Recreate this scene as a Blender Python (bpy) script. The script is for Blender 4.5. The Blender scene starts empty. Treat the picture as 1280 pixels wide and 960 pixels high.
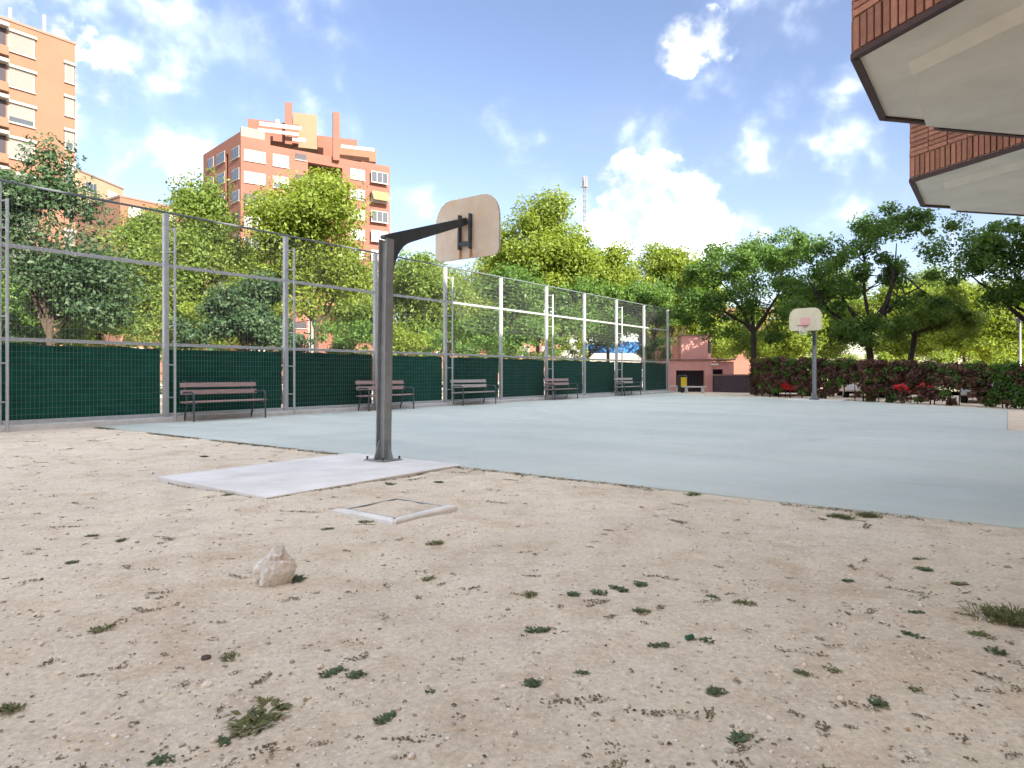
import bpy, bmesh, math, random
import numpy as np
from mathutils import Vector, Matrix, noise

# ------------------------------------------------------------------ camera, sky, sun, exposure
SC = bpy.context.scene
COL = SC.collection
F, HX, HY, EYE = 830.0, 640.0, 467.0, 1.1          # photo focal length in px, horizon, eye height in m
cam_d = bpy.data.cameras.new('camera'); cam = bpy.data.objects.new('camera', cam_d); COL.objects.link(cam)
cam_d.sensor_width = 36; cam_d.lens = 36 * F / 1280; cam_d.shift_y = -13 / 1280
cam_d.clip_start = 0.05; cam_d.clip_end = 3000
cam.location = (0, 0, EYE); cam.rotation_euler = (math.radians(90), 0, 0)
SC.camera = cam
SC.view_settings.view_transform = 'Standard'; SC.view_settings.look = 'None'
SC.view_settings.gamma = 1; SC.view_settings.use_curve_mapping = False
SC.view_settings.exposure = 2.95

TH = math.atan((1250 - HX) / F)                     # court axis: heads TH to the right of the view
US, UC = math.sin(TH), math.cos(TH)
ROT = math.pi / 2 - TH                              # local x = along the court, local y = towards the fence
def W(u, v, z=0.0): return Vector((US * u - UC * v, UC * u + US * v, z))
def G(x, y, h=0.0):                                 # a pixel on level ground at height h
    d = F * (EYE - h) / (y - HY); return Vector(((x - HX) / F * d, d, h))
def A(x, y, d): return Vector(((x - HX) / F * d, d, EYE + (HY - y) / F * d))   # a pixel at a known distance

SUN_EL = math.radians(27)
sun_h = Vector((0.60, -0.80, 0)).normalized()       # the sun stands behind us to the right, over the flats
sun_dir = Vector((sun_h.x * math.cos(SUN_EL), sun_h.y * math.cos(SUN_EL), math.sin(SUN_EL)))
sd = bpy.data.lights.new('sun', 'SUN'); sd.energy = 2.4; sd.angle = math.radians(0.5); sd.color = (1, 0.90, 0.76)
so = bpy.data.objects.new('sun', sd); COL.objects.link(so); so.location = (0, 0, 60)
so.rotation_euler = sun_dir.to_track_quat('Z', 'Y').to_euler()

def make_world():
    w = bpy.data.worlds.new('World'); SC.world = w; w.use_nodes = True
    nt = w.node_tree; nt.nodes.clear(); L = nt.links.new
    def N(t, **k):
        n = nt.nodes.new(t)
        for a, b in k.items(): setattr(n, a, b)
        return n
    def M(op, a, b=None, c=None, clamp=False):
        n = N('ShaderNodeMath', operation=op, use_clamp=clamp)
        for i, s in enumerate((a, b, c)):
            if s is None: continue
            if isinstance(s, (int, float)): n.inputs[i].default_value = s
            else: L(s, n.inputs[i])
        return n.outputs[0]
    sky = N('ShaderNodeTexSky', sky_type='NISHITA', sun_disc=False)
    sky.sun_elevation = SUN_EL; sky.sun_rotation = math.atan2(sun_h.x, sun_h.y)
    sky.air_density = 1.0; sky.dust_density = 0.7; sky.ozone_density = 1.8
    tint = N('ShaderNodeMix', data_type='RGBA', blend_type='MULTIPLY'); tint.inputs[0].default_value = 1; L(sky.outputs[0], tint.inputs[6]); tint.inputs[7].default_value = (0.74, 0.645, 0.66, 1)   # darkens the sky against the exposure and shifts its blue to lilac
    bg = N('ShaderNodeBackground'); L(tint.outputs[2], bg.inputs[0]); bg.inputs[1].default_value = 0.051
    tc = N('ShaderNodeTexCoord'); d = tc.outputs['Generated']
    sep = N('ShaderNodeSeparateXYZ'); L(d, sep.inputs[0])
    zc = M('ADD', M('MAXIMUM', sep.outputs[2], 0.0), 0.22)
    comb = N('ShaderNodeCombineXYZ'); L(M('DIVIDE', sep.outputs[0], zc), comb.inputs[0]); L(M('DIVIDE', sep.outputs[1], zc), comb.inputs[1])
    def noise_n(vec, scale, detail, rough, dist=0.0, off=(0, 0, 0), sc=(1, 1, 1), rz=0):
        mp = N('ShaderNodeMapping'); L(vec, mp.inputs[0]); mp.inputs['Location'].default_value = off
        mp.inputs['Scale'].default_value = sc; mp.inputs['Rotation'].default_value = (0, 0, rz)
        n = N('ShaderNodeTexNoise'); L(mp.outputs[0], n.inputs['Vector'])
        n.inputs['Scale'].default_value = scale; n.inputs['Detail'].default_value = detail
        n.inputs['Roughness'].default_value = rough; n.inputs['Distortion'].default_value = dist
        return n.outputs['Fac']
    def smooth(x, a, b):
        n = N('ShaderNodeMapRange', interpolation_type='SMOOTHSTEP'); L(x, n.inputs[0])
        n.inputs[1].default_value = a; n.inputs[2].default_value = b; return n.outputs[0]
    def lobe(az_x, el_y, rx, ry):                  # a direction in the sky, given as the photo pixel it was read from
        return lobe_c(Vector(((az_x - HX) / F, 1, (HY - el_y) / F)).normalized(), rx, ry)
    def lobe_c(c, rx, ry):
        s = N('ShaderNodeVectorMath', operation='SUBTRACT'); L(d, s.inputs[0]); s.inputs[1].default_value = c
        m = N('ShaderNodeVectorMath', operation='MULTIPLY'); L(s.outputs[0], m.inputs[0]); m.inputs[1].default_value = (1 / rx, 1 / rx, 1 / ry)
        ln = N('ShaderNodeVectorMath', operation='LENGTH'); L(m.outputs[0], ln.inputs[0])
        return M('SUBTRACT', 1.0, ln.outputs['Value'], clamp=True)
    def lobe_d(az, el, rx, ry):                    # the rest of the dome: azimuth and elevation in degrees
        a, e = math.radians(az), math.radians(el)
        return lobe_c(Vector((math.sin(a) * math.cos(e), math.cos(a) * math.cos(e), math.sin(e))), rx, ry)
    rs = random.Random(4)
    BANKS = [(40 + i * 31 + rs.uniform(-10, 10), rs.choice((22, 34, 48, 62)) + rs.uniform(-6, 6), rs.uniform(.22, .36), rs.uniform(.12, .22)) for i in range(10)] + [(0, 72, .35, .25), (120, 75, .3, .25), (250, 70, .3, .25)]
    FILL_HEAPS = [(50 + i * 37 + rs.uniform(-8, 8), rs.uniform(13, 36), rs.uniform(.20, .30), rs.uniform(.12, .18)) for i in range(8)] + [(50 + i * 52, rs.uniform(40, 68), .38, .30) for i in range(6)]  # unseen cumulus out of view, added and enlarged to light the ground
    def union(ls):
        o = None
        for l in ls: o = l if o is None else M('MAXIMUM', o, l)
        return o
    # thin high cloud: streaked noise over the whole dome
    nw = noise_n(comb.outputs[0], 1.5, 8, 0.58, 0.5, (2.3, 0.7, 0), (1, 0.42, 1), 0.6)
    nb = noise_n(comb.outputs[0], 0.55, 2, 0.5, 0.0, (5.1, 1.3, 0))
    wisp = M('MULTIPLY', smooth(M('ADD', nw, M('MULTIPLY', M('SUBTRACT', nb, 0.5), 0.7)), 0.42, 0.90), 0.050)
    # banks of soft cloud
    nd = noise_n(d, 4.6, 9, 0.58, 0.5, (0.4, 1.9, 0.2), (1, 1, 2.4))
    soft = union([lobe(165, 80, .19, .085), lobe(200, 195, .24, .085), lobe(215, 0, .12, .05), lobe(90, 5, .1, .03), lobe(860, 60, .13, .075),
                  lobe(760, 140, .26, .075), lobe(1010, 190, .30, .12), lobe(1130, 250, .34, .13), lobe(385, 45, .05, .035), lobe(960, 20, .22, .08),
                  lobe(520, 270, .12, .05)] + [lobe_d(*q) for q in BANKS])
    bank = M('MULTIPLY', smooth(M('ADD', soft, M('MULTIPLY', M('SUBTRACT', nd, 0.5), 2.2)), 0.02, 1.30), 0.55)
    bank = M('MULTIPLY', M('POWER', bank, 1.7), 0.18)
    # heaped cumulus in view, plus unseen heaps added for their light
    nc = noise_n(d, 20.0, 8, 0.60, 0.0, (0, 0, 0), (1, 1, 1.1))
    heap = union([lobe(803, 242, .080, .075), lobe(835, 272, .13, .095), lobe(888, 296, .11, .06), lobe(862, 245, .075, .065), lobe(768, 290, .065, .05),
                  lobe(862, 58, .055, .045), lobe(885, 48, .05, .045), ] + [lobe_d(*q) for q in FILL_HEAPS])
    cum = smooth(M('ADD', heap, M('MULTIPLY', M('MULTIPLY', M('SUBTRACT', nc, 0.5), 2.1), smooth(heap, 0.0, 0.20))), 0.04, 0.85)
    cum = M('POWER', cum, 2.0)
    horizon = smooth(sep.outputs[2], -0.02, 0.06)
    dens = M('MULTIPLY', M('MAXIMUM', M('MAXIMUM', wisp, bank), cum), horizon)
    # cumulus bodies: bright tops, blue-grey hollows
    ns = noise_n(d, 11.0, 4, 0.5, 0.0, (0.33, 0.12, 0.045))
    cr = N('ShaderNodeMix', data_type='RGBA'); L(M('POWER', smooth(ns, 0.36, 0.70), 3.2), cr.inputs[0])
    cr.inputs[6].default_value = (0.0255, 0.0275, 0.031, 1); cr.inputs[7].default_value = (1, 0.985, 0.96, 1)
    bc = N('ShaderNodeBackground'); L(cr.outputs[2], bc.inputs[0]); bc.inputs[1].default_value = 5.2
    mx = N('ShaderNodeMixShader'); L(dens, mx.inputs[0]); L(bg.outputs[0], mx.inputs[1]); L(bc.outputs[0], mx.inputs[2])
    out = N('ShaderNodeOutputWorld'); L(mx.outputs[0], out.inputs[0])
make_world()

# ------------------------------------------------------------------ helpers
def tag(o, label=None, cat=None, group=None, kind=None):
    if label: o['label'] = label
    if cat: o['category'] = cat
    if group: o['group'] = group
    if kind: o['kind'] = kind
    return o
def empty(name, loc=(0, 0, 0), rz=0.0, label=None, cat=None, group=None):
    o = bpy.data.objects.new(name, None); COL.objects.link(o); o.location = loc; o.rotation_euler = (0, 0, rz)
    o.empty_display_size = 0.2
    return tag(o, label, cat, group)
def copy_tree(o, parent=None):
    c = o.copy(); COL.objects.link(c); c.parent = parent
    for ch in list(o.children): copy_tree(ch, c)
    return c
def place(me, name, m, parent=None, loc=(0, 0, 0), rz=0.0, scale=None):
    o = bpy.data.objects.new(name, me); COL.objects.link(o); o.parent = parent; o.location = loc; o.rotation_euler = (0, 0, rz)
    if scale: o.scale = scale
    if m and not me.materials: me.materials.append(m)
    return o

class MB:
    def __init__(s): s.v = []; s.f = []
    def add(s, vs, fs):
        b = len(s.v); s.v += [tuple(v) for v in vs]; s.f += [tuple(i + b for i in f) for f in fs]; return s
    def box(s, x0, x1, y0, y1, z0, z1):
        return s.add([(x0, y0, z0), (x1, y0, z0), (x1, y1, z0), (x0, y1, z0), (x0, y0, z1), (x1, y0, z1), (x1, y1, z1), (x0, y1, z1)],
                     [(0, 3, 2, 1), (4, 5, 6, 7), (0, 1, 5, 4), (1, 2, 6, 5), (2, 3, 7, 6), (3, 0, 4, 7)])
    def prism(s, poly, z0, z1):                     # polygon (x, y) counter-clockwise, extruded in z
        n = len(poly); vs = [(x, y, z0) for x, y in poly] + [(x, y, z1) for x, y in poly]
        return s.add(vs, [tuple(range(n - 1, -1, -1)), tuple(range(n, 2 * n))] + [(i, (i + 1) % n, n + (i + 1) % n, n + i) for i in range(n)])
    def slab(s, poly, origin, ax, ay, th):          # polygon in the plane (ax, ay), extruded by th along ax x ay
        ax = Vector(ax); ay = Vector(ay); nz = ax.cross(ay).normalized(); o = Vector(origin); n = len(poly)
        vs = [o + ax * x + ay * y for x, y in poly]; vs += [v + nz * th for v in vs]
        return s.add(vs, [tuple(range(n - 1, -1, -1)), tuple(range(n, 2 * n))] + [(i, (i + 1) % n, n + (i + 1) % n, n + i) for i in range(n)])
    def tube(s, pts, rad, n=8, caps=True, flat=1.0, up=None):
        pts = [Vector(p) for p in pts]; m = len(pts); rr = rad if isinstance(rad, (list, tuple)) else [rad] * m
        rings = []; prev = None
        for i, p in enumerate(pts):
            t = (pts[min(i + 1, m - 1)] - pts[max(i - 1, 0)]).normalized()
            if prev is None:
                a = Vector(up) if up else (Vector((0, 0, 1)) if abs(t.z) < 0.9 else Vector((1, 0, 0)))
            else: a = prev
            x = (a - t * a.dot(t)).normalized(); prev = x; y = t.cross(x)
            off = math.pi / 4 if n == 4 else 0
            rings.append([p + (x * math.cos(off + 2 * math.pi * k / n) + y * flat * math.sin(off + 2 * math.pi * k / n)) * rr[i] for k in range(n)])
        vs = [q for r in rings for q in r]; fs = []
        for i in range(m - 1):
            for k in range(n): fs.append((i * n + k, i * n + (k + 1) % n, (i + 1) * n + (k + 1) % n, (i + 1) * n + k))
        if caps: fs += [tuple(range(n - 1, -1, -1)), tuple((m - 1) * n + k for k in range(n))]
        return s.add(vs, fs)
    def mesh(s, smooth=False, bevel=0.0, name='mesh'):
        me = bpy.data.meshes.new(name); me.from_pydata(s.v, [], s.f); me.validate()
        if bevel:
            bm = bmesh.new(); bm.from_mesh(me); bmesh.ops.remove_doubles(bm, verts=bm.verts, dist=1e-5)
            es = [e for e in bm.edges if len(e.link_faces) == 2 and e.calc_face_angle(0) > 0.6]
            bmesh.ops.bevel(bm, geom=es, offset=bevel, segments=1, affect='EDGES', profile=0.6); bm.to_mesh(me); bm.free()
        if smooth:
            me.polygons.foreach_set('use_smooth', [True] * len(me.polygons)); me.set_sharp_from_angle(angle=math.radians(40))
        return me
    def build(s, name, m, parent=None, smooth=False, bevel=0.0, loc=(0, 0, 0), rz=0.0):
        me = s.mesh(smooth, bevel, name); return place(me, name, m, parent, loc, rz)

def fast_mesh(name, verts, nper, faces):
    """numpy: verts (N,3), faces (K,n) all with the same corner count"""
    me = bpy.data.meshes.new(name); k, n = faces.shape
    me.vertices.add(len(verts)); me.vertices.foreach_set('co', np.ascontiguousarray(verts, dtype=np.float32).ravel())
    me.loops.add(k * n); me.loops.foreach_set('vertex_index', np.ascontiguousarray(faces, dtype=np.int32).ravel())
    me.polygons.add(k); me.polygons.foreach_set('loop_start', np.arange(0, k * n, n, dtype=np.int32))
    me.polygons.foreach_set('loop_total', np.full(k, n, dtype=np.int32)); me.update(calc_edges=True); return me

# ------------------------------------------------------------------ materials
def srgb(r, g, b):
    f = lambda c: (c / 255 / 12.92) if c / 255 < .04045 else ((c / 255 + .055) / 1.055) ** 2.4
    return (f(r), f(g), f(b))
MATS = {}
def mat(name, col, rough=0.7, var=0.18, scale=6.0, bump=0.0, bscale=60.0, metal=0.0, rnd=0.0, spec=0.4, col2=None, streak=None, island=0.0, coord='Object'):
    if name in MATS: return MATS[name]
    m = bpy.data.materials.new(name); m.use_nodes = True; nt = m.node_tree; L = nt.links.new; b = nt.nodes['Principled BSDF']
    N = nt.nodes.new
    tc = N('ShaderNodeTexCoord'); mp = N('ShaderNodeMapping'); L(tc.outputs[coord], mp.inputs[0])
    if streak: mp.inputs['Scale'].default_value = streak
    n1 = N('ShaderNodeTexNoise'); n1.inputs['Scale'].default_value = scale; n1.inputs['Detail'].default_value = 7; n1.inputs['Roughness'].default_value = 0.62
    L(mp.outputs[0], n1.inputs['Vector'])
    mr = N('ShaderNodeMapRange'); L(n1.outputs['Fac'], mr.inputs[0]); mr.inputs[1].default_value = 0.28; mr.inputs[2].default_value = 0.72
    mix = N('ShaderNodeMix'); mix.data_type = 'RGBA'; L(mr.outputs[0], mix.inputs[0])
    c2 = col2 or tuple(c * (1 + var) for c in col); c1 = col if col2 else tuple(c * (1 - var) for c in col)
    mix.inputs[6].default_value = (*c1, 1); mix.inputs[7].default_value = (*c2, 1)
    out = mix.outputs[2]
    if rnd or island:
        hs = N('ShaderNodeHueSaturation'); L(out, hs.inputs['Color'])
        src = N('ShaderNodeObjectInfo').outputs['Random'] if rnd else N('ShaderNodeNewGeometry').outputs['Random Per Island']
        a = rnd or island
        r = N('ShaderNodeMapRange'); L(src, r.inputs[0]); r.inputs[3].default_value = 1 - a; r.inputs[4].default_value = 1 + a; L(r.outputs[0], hs.inputs['Value'])
        out = hs.outputs[0]
    L(out, b.inputs['Base Color'])
    b.inputs['Roughness'].default_value = rough; b.inputs['Metallic'].default_value = metal; b.inputs['Specular IOR Level'].default_value = spec
    if bump:
        n2 = N('ShaderNodeTexNoise'); n2.inputs['Scale'].default_value = bscale; n2.inputs['Detail'].default_value = 5; L(mp.outputs[0], n2.inputs['Vector'])
        bp = N('ShaderNodeBump'); bp.inputs['Strength'].default_value = bump; bp.inputs['Distance'].default_value = 0.02; L(n2.outputs['Fac'], bp.inputs['Height']); L(bp.outputs[0], b.inputs['Normal'])
    MATS[name] = m; return m

def leaf_mat(name, c1, c2, trans=0.35, rough=0.5):
    m = bpy.data.materials.new(name); m.use_nodes = True; nt = m.node_tree; L = nt.links.new; N = nt.nodes.new; b = nt.nodes['Principled BSDF']
    g = N('ShaderNodeNewGeometry'); oi = N('ShaderNodeObjectInfo')
    tc = N('ShaderNodeTexCoord'); n1 = N('ShaderNodeTexNoise'); n1.inputs['Scale'].default_value = 0.9; n1.inputs['Detail'].default_value = 2; L(tc.outputs['Object'], n1.inputs['Vector'])
    ad = N('ShaderNodeMath'); ad.operation = 'MULTIPLY_ADD'; L(g.outputs['Random Per Island'], ad.inputs[0]); ad.inputs[1].default_value = 0.6
    sb = N('ShaderNodeMath'); sb.operation = 'MULTIPLY_ADD'; L(n1.outputs['Fac'], sb.inputs[0]); sb.inputs[1].default_value = 1.0; sb.inputs[2].default_value = -0.3; L(sb.outputs[0], ad.inputs[2])
    mix = N('ShaderNodeMix'); mix.data_type = 'RGBA'; mix.clamp_factor = True; L(ad.outputs[0], mix.inputs[0]); mix.inputs[6].default_value = (*c1, 1); mix.inputs[7].default_value = (*c2, 1)
    L(mix.outputs[2], b.inputs['Base Color']); b.inputs['Roughness'].default_value = rough; b.inputs['Specular IOR Level'].default_value = 0.3
    tr = N('ShaderNodeBsdfTranslucent'); hs = N('ShaderNodeHueSaturation'); hs.inputs['Saturation'].default_value = 1.15; hs.inputs['Value'].default_value = 1.5; hs.inputs['Hue'].default_value = 0.485
    L(mix.outputs[2], hs.inputs['Color']); L(hs.outputs[0], tr.inputs['Color'])
    ms = N('ShaderNodeMixShader'); ms.inputs[0].default_value = trans; L(b.outputs[0], ms.inputs[1]); L(tr.outputs[0], ms.inputs[2])
    L(ms.outputs[0], nt.nodes['Material Output'].inputs['Surface']); MATS[name] = m; return m

def dirt_mat():
    m = bpy.data.materials.new('dry_sandy_dirt'); m.use_nodes = True; nt = m.node_tree; L = nt.links.new; N = nt.nodes.new; b = nt.nodes['Principled BSDF']
    tc = N('ShaderNodeTexCoord'); P = tc.outputs['Object']
    def nz(s, d, r=0.6):
        n = N('ShaderNodeTexNoise'); n.inputs['Scale'].default_value = s; n.inputs['Detail'].default_value = d; n.inputs['Roughness'].default_value = r; L(P, n.inputs['Vector']); return n.outputs['Fac']
    def rng(x, a, b_, c=0, d=1):
        n = N('ShaderNodeMapRange'); L(x, n.inputs[0]); n.inputs[1].default_value = a; n.inputs[2].default_value = b_; n.inputs[3].default_value = c; n.inputs[4].default_value = d; return n.outputs[0]
    def mix(f, a, c, blend='MIX'):
        n = N('ShaderNodeMix'); n.data_type = 'RGBA'; n.blend_type = blend
        for i, s in ((0, f), (6, a), (7, c)):
            if isinstance(s, tuple): n.inputs[i].default_value = (*s, 1)
            elif isinstance(s, float): n.inputs[i].default_value = s
            else: L(s, n.inputs[i])
        return n.outputs[2]
    big = nz(0.5, 4); mid = nz(3.2, 6, 0.68); fine = nz(42, 6, 0.75); tiny = nz(170, 3, 0.7)
    c = mix(rng(big, .35, .65), (.715, .625, .49), (.80, .71, .575))
    c = mix(rng(mid, .48, .74), c, (.60, .475, .345))
    c = mix(rng(nz(1.7, 6, .7), .52, .74, 0, .75), c, (.60, .53, .45))
    c = mix(rng(nz(0.9, 7, .75), .53, .70, 0, .75), c, (.50, .375, .255))
    c = mix(1.0, c, mix(rng(fine, .25, .75), (.68, .67, .66), (1.20, 1.20, 1.20)), 'MULTIPLY')
    c = mix(rng(tiny, .30, .70, 0, .35), c, mix(1.0, c, (.62, .58, .54), 'MULTIPLY'))
    v = N('ShaderNodeTexVoronoi'); v.inputs['Scale'].default_value = 26; L(P, v.inputs['Vector'])
    sp = N('ShaderNodeSeparateColor'); L(v.outputs['Color'], sp.inputs[0])
    ml = N('ShaderNodeMath'); ml.operation = 'MULTIPLY'; L(rng(v.outputs['Distance'], .28, .16), ml.inputs[0]); L(rng(sp.outputs[0], .86, .88), ml.inputs[1])
    c = mix(ml.outputs[0], c, (.80, .75, .68))
    v2 = N('ShaderNodeTexVoronoi'); v2.inputs['Scale'].default_value = 85; L(P, v2.inputs['Vector']); sp2 = N('ShaderNodeSeparateColor'); L(v2.outputs['Color'], sp2.inputs[0])
    gl = N('ShaderNodeMath'); gl.operation = 'MULTIPLY'; L(rng(v2.outputs['Distance'], .42, .2), gl.inputs[0]); L(rng(sp2.outputs[2], .68, .85), gl.inputs[1])
    c = mix(gl.outputs[0], c, mix(sp2.outputs[0], (.50, .42, .34), (.88, .82, .74)))
    ml2 = N('ShaderNodeMath'); ml2.operation = 'MULTIPLY'; L(rng(v.outputs['Distance'], .30, .15), ml2.inputs[0]); L(rng(sp.outputs[1], .89, .91), ml2.inputs[1])
    c = mix(ml2.outputs[0], c, (.36, .29, .22))
    L(c, b.inputs['Base Color']); b.inputs['Roughness'].default_value = 0.95; b.inputs['Specular IOR Level'].default_value = 0.1
    h = N('ShaderNodeMath'); h.operation = 'MULTIPLY_ADD'; L(fine, h.inputs[0]); h.inputs[1].default_value = 1.0; L(ml.outputs[0], h.inputs[2])
    bp = N('ShaderNodeBump'); bp.inputs['Strength'].default_value = 0.6; bp.inputs['Distance'].default_value = 0.012; L(h.outputs[0], bp.inputs['Height']); L(bp.outputs[0], b.inputs['Normal'])
    return m

M_dirt = dirt_mat()
def slab_mat():
    m = mat('painted_concrete_court', (.42, .475, .44), .5, 0, 0.30, .10, 60, col2=(.545, .58, .54), streak=(2.2, 0.55, 1), spec=.35)
    nt = m.node_tree; L = nt.links.new; N = nt.nodes.new; b = nt.nodes['Principled BSDF']; src = b.inputs['Base Color'].links[0].from_socket
    tc = N('ShaderNodeTexCoord')
    def nz(sc, det, lo, hi, st=(1, 1, 1)):
        mp = N('ShaderNodeMapping'); mp.inputs['Scale'].default_value = st; L(tc.outputs['Object'], mp.inputs[0])
        n = N('ShaderNodeTexNoise'); n.inputs['Scale'].default_value = sc; n.inputs['Detail'].default_value = det; n.inputs['Roughness'].default_value = .65; L(mp.outputs[0], n.inputs['Vector'])
        r = N('ShaderNodeMapRange'); L(n.outputs['Fac'], r.inputs[0]); r.inputs[1].default_value = lo; r.inputs[2].default_value = hi; return r.outputs[0]
    def mix(f, a, c):
        n = N('ShaderNodeMix'); n.data_type = 'RGBA'; L(f, n.inputs[0]); L(a, n.inputs[6]); n.inputs[7].default_value = (*c, 1); return n.outputs[2]
    c = mix(nz(1.3, 9, .58, .80, (1.6, .6, 1)), src, (.54, .53, .485))      # sandy dust
    c = mix(nz(.8, 8, .60, .74, (3.0, .5, 1)), c, (.33, .40, .40))          # damp streaks
    c = mix(nz(30, 4, .70, .80), c, (.30, .33, .33))                        # specks
    L(c, b.inputs['Base Color'])
    rr = nz(.9, 6, .3, .7); ro = N('ShaderNodeMapRange'); L(rr, ro.inputs[0]); ro.inputs[3].default_value = .35; ro.inputs[4].default_value = .75; L(ro.outputs[0], b.inputs['Roughness'])
    return m
M_slab = slab_mat()
M_pad = mat('pale_concrete', (.58, .56, .52), .85, 0, 1.8, .14, 80, col2=(.78, .765, .745))
M_conc = mat('grey_concrete', (.52, .51, .49), .85, .16, 5, .3, 60)
M_conc2 = mat('sandy_concrete', (.72, .71, .68), .9, .14, 7, .4, 50)
M_galv = mat('galvanised_steel', (.42, .44, .445), .45, .14, 9, 0, metal=.35)
M_wire = mat('wire', (.20, .225, .22), .5, .1, 9, metal=.3)
M_topw = mat('dark_top_tube', (.10, .115, .125), .5, .2, 9)
M_screen = mat('dark_green_screen', (.007, .058, .040), .9, .35, 3.0, .6, 70, spec=.1, rnd=.28, streak=(1, 1, 3))
M_polegrey = mat('painted_grey_steel', (.26, .275, .275), .45, .18, 6, .05, 80)
M_poledark = mat('dark_arm_steel', (.05, .062, .07), .45, .25, 8)
M_board = mat('weathered_backboard', (.60, .44, .29), .7, 0, 3.0, .1, 40, col2=(.70, .63, .53))
M_boardf = mat('cream_backboard_face', (.66, .60, .42), .6, .08, 4)
M_pink = mat('faded_red_paint', (.72, .42, .38), .6, .12, 12)
M_rim = mat('rusty_rim', (.42, .12, .05), .5, .3, 20)
M_net = mat('net_cord', (.7, .7, .68), .8, .05)
M_rust = mat('rust_stain', (.42, .20, .08), .8, .3, 25)
M_plank = mat('bench_plank', (.30, .21, .195), .6, .22, 4, .15, 50, rnd=.14, streak=(1, 8, 8))
M_plank2 = mat('grey_bench_plank', (.36, .33, .30), .65, .2, 4, .15, 50, rnd=.12, streak=(1, 8, 8))
M_iron = mat('bench_iron', (.06, .075, .085), .4, .2, 12)
M_brick = mat('brown_brick', (.36, .165, .105), .85, .20, 22, .3, 120, rnd=.22)
M_mortar = mat('mortar', (.30, .19, .145), .9, .12, 20, .2, 80)
M_brickwall = mat('brick_wall', (.26, .125, .09), .9, .15, 2, .2, 60)
M_trim = mat('dark_metal_trim', (.055, .024, .018), .6, .2, 9)
M_soffit = mat('cream_soffit', (.74, .69, .60), .9, .13, 1.6, .05, 60)
M_hut = mat('pink_render', (.66, .325, .285), .9, .12, 2.2, .15, 40)
M_hutroof = mat('hut_roof_slab', (.27, .16, .145), .9, .15, 4)
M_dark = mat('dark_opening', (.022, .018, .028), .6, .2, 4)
M_yellow = mat('yellow_sign', (.75, .55, .03), .5, .05)
M_binm = mat('black_bin', (.02, .022, .024), .5, .1)
M_dwall = mat('dark_purple_wall', (.085, .06, .075), .85, .25, 3, .2, 40)
M_bark = mat('bark', (.050, .038, .028), .95, .35, 6, .6, 30, streak=(1, 1, .35))
M_barkd = mat('dark_bark', (.040, .032, .026), .95, .35, 6, .6, 30, streak=(1, 1, .35))
M_rock = mat('pale_rock', (.56, .50, .44), .95, 0, 11, .8, 26, col2=(.88, .85, .81))
M_peb = mat('pebble', (.60, .53, .45), .9, .1, 9, island=.36)
M_pebd = mat('dark_pebble', (.10, .085, .075), .9, .25, 9)
M_dryleaf = mat('dry_leaf', (.27, .18, .10), .85, .2, 8, island=.65)
M_drygrass = mat('dry_grass', (.19, .155, .09), .85, .2, 8, island=.6)
M_weed = leaf_mat('weed_leaf', (.070, .11, .055), (.17, .22, .11), .25, .6)
M_weedy = leaf_mat('dry_weed_leaf', (.09, .12, .05), (.25, .25, .11), .25, .7)
M_leafY = leaf_mat('yellow_green_leaf', (.082, .135, .018), (.24, .31, .058), .45)
M_leafM = leaf_mat('mid_green_leaf', (.062, .112, .022), (.19, .26, .055), .42)
M_leafD = leaf_mat('dark_green_leaf', (.042, .100, .024), (.13, .225, .048), .42)
M_leafB = leaf_mat('blue_green_leaf', (.024, .060, .028), (.075, .125, .052), .30)
M_leafR = leaf_mat('purple_brown_leaf', (.060, .034, .024), (.20, .105, .070), .25)
M_glass = mat('dark_glass', (.05, .06, .07), .12, .1, 2, spec=.8)
M_blind = mat('white_blind', (.34, .335, .325), .7, .05, 3, rnd=.06)
M_grey_blind = mat('grey_blind', (.145, .145, .135), .7, .06, 3, rnd=.1)
M_frame = mat('white_frame', (.72, .71, .68), .6, .05)
M_bframe = mat('block_window_frame', (.26, .255, .245), .6, .05)
M_mast = mat('mast_paint', (.13, .125, .125), .6, .05)
M_salmon = mat('salmon_brick', (.180, .092, .060), .9, .09, .35, 0, col2=None)
M_red = mat('red_brick', (.165, .072, .053), .9, .10, .35)
M_tan = mat('tan_render', (.175, .125, .08), .9, .06, .4)
M_awn = mat('orange_awning', (.26, .13, .065), .8, .1)
M_cream = mat('cream_render', (.24, .18, .12), .9, .06, .4)
M_roof = mat('flat_roof', (.16, .12, .10), .9, .1, 1)
M_asph = mat('asphalt', (.055, .055, .057), .9, .2, 4, .2, 80)
M_grass = mat('lawn', (.075, .12, .03), .95, .35, 3)
M_blue = mat('blue_sheet', (.03, .17, .52), .5, .12, 4)
M_tyre = mat('tyre', (.02, .02, .02), .9, .1)
M_hub = mat('alloy', (.45, .45, .46), .35, .1, metal=.7)
M_redpaint = mat('red_car_paint', (.62, .012, .015), .25, .05, spec=.6)
M_whitepaint = mat('white_car_paint', (.75, .76, .77), .25, .03, spec=.6)
M_greypaint = mat('silver_car_paint', (.42, .44, .46), .25, .05, spec=.6)
M_lampred = mat('tail_lamp', (.5, .02, .02), .3, .05)
M_plastic = mat('white_plastic', (.75, .76, .75), .4, .05)
M_label = mat('green_label', (.02, .11, .07), .4, .1)

rng0 = np.random.default_rng(7); rnd = random.Random(11)

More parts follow.
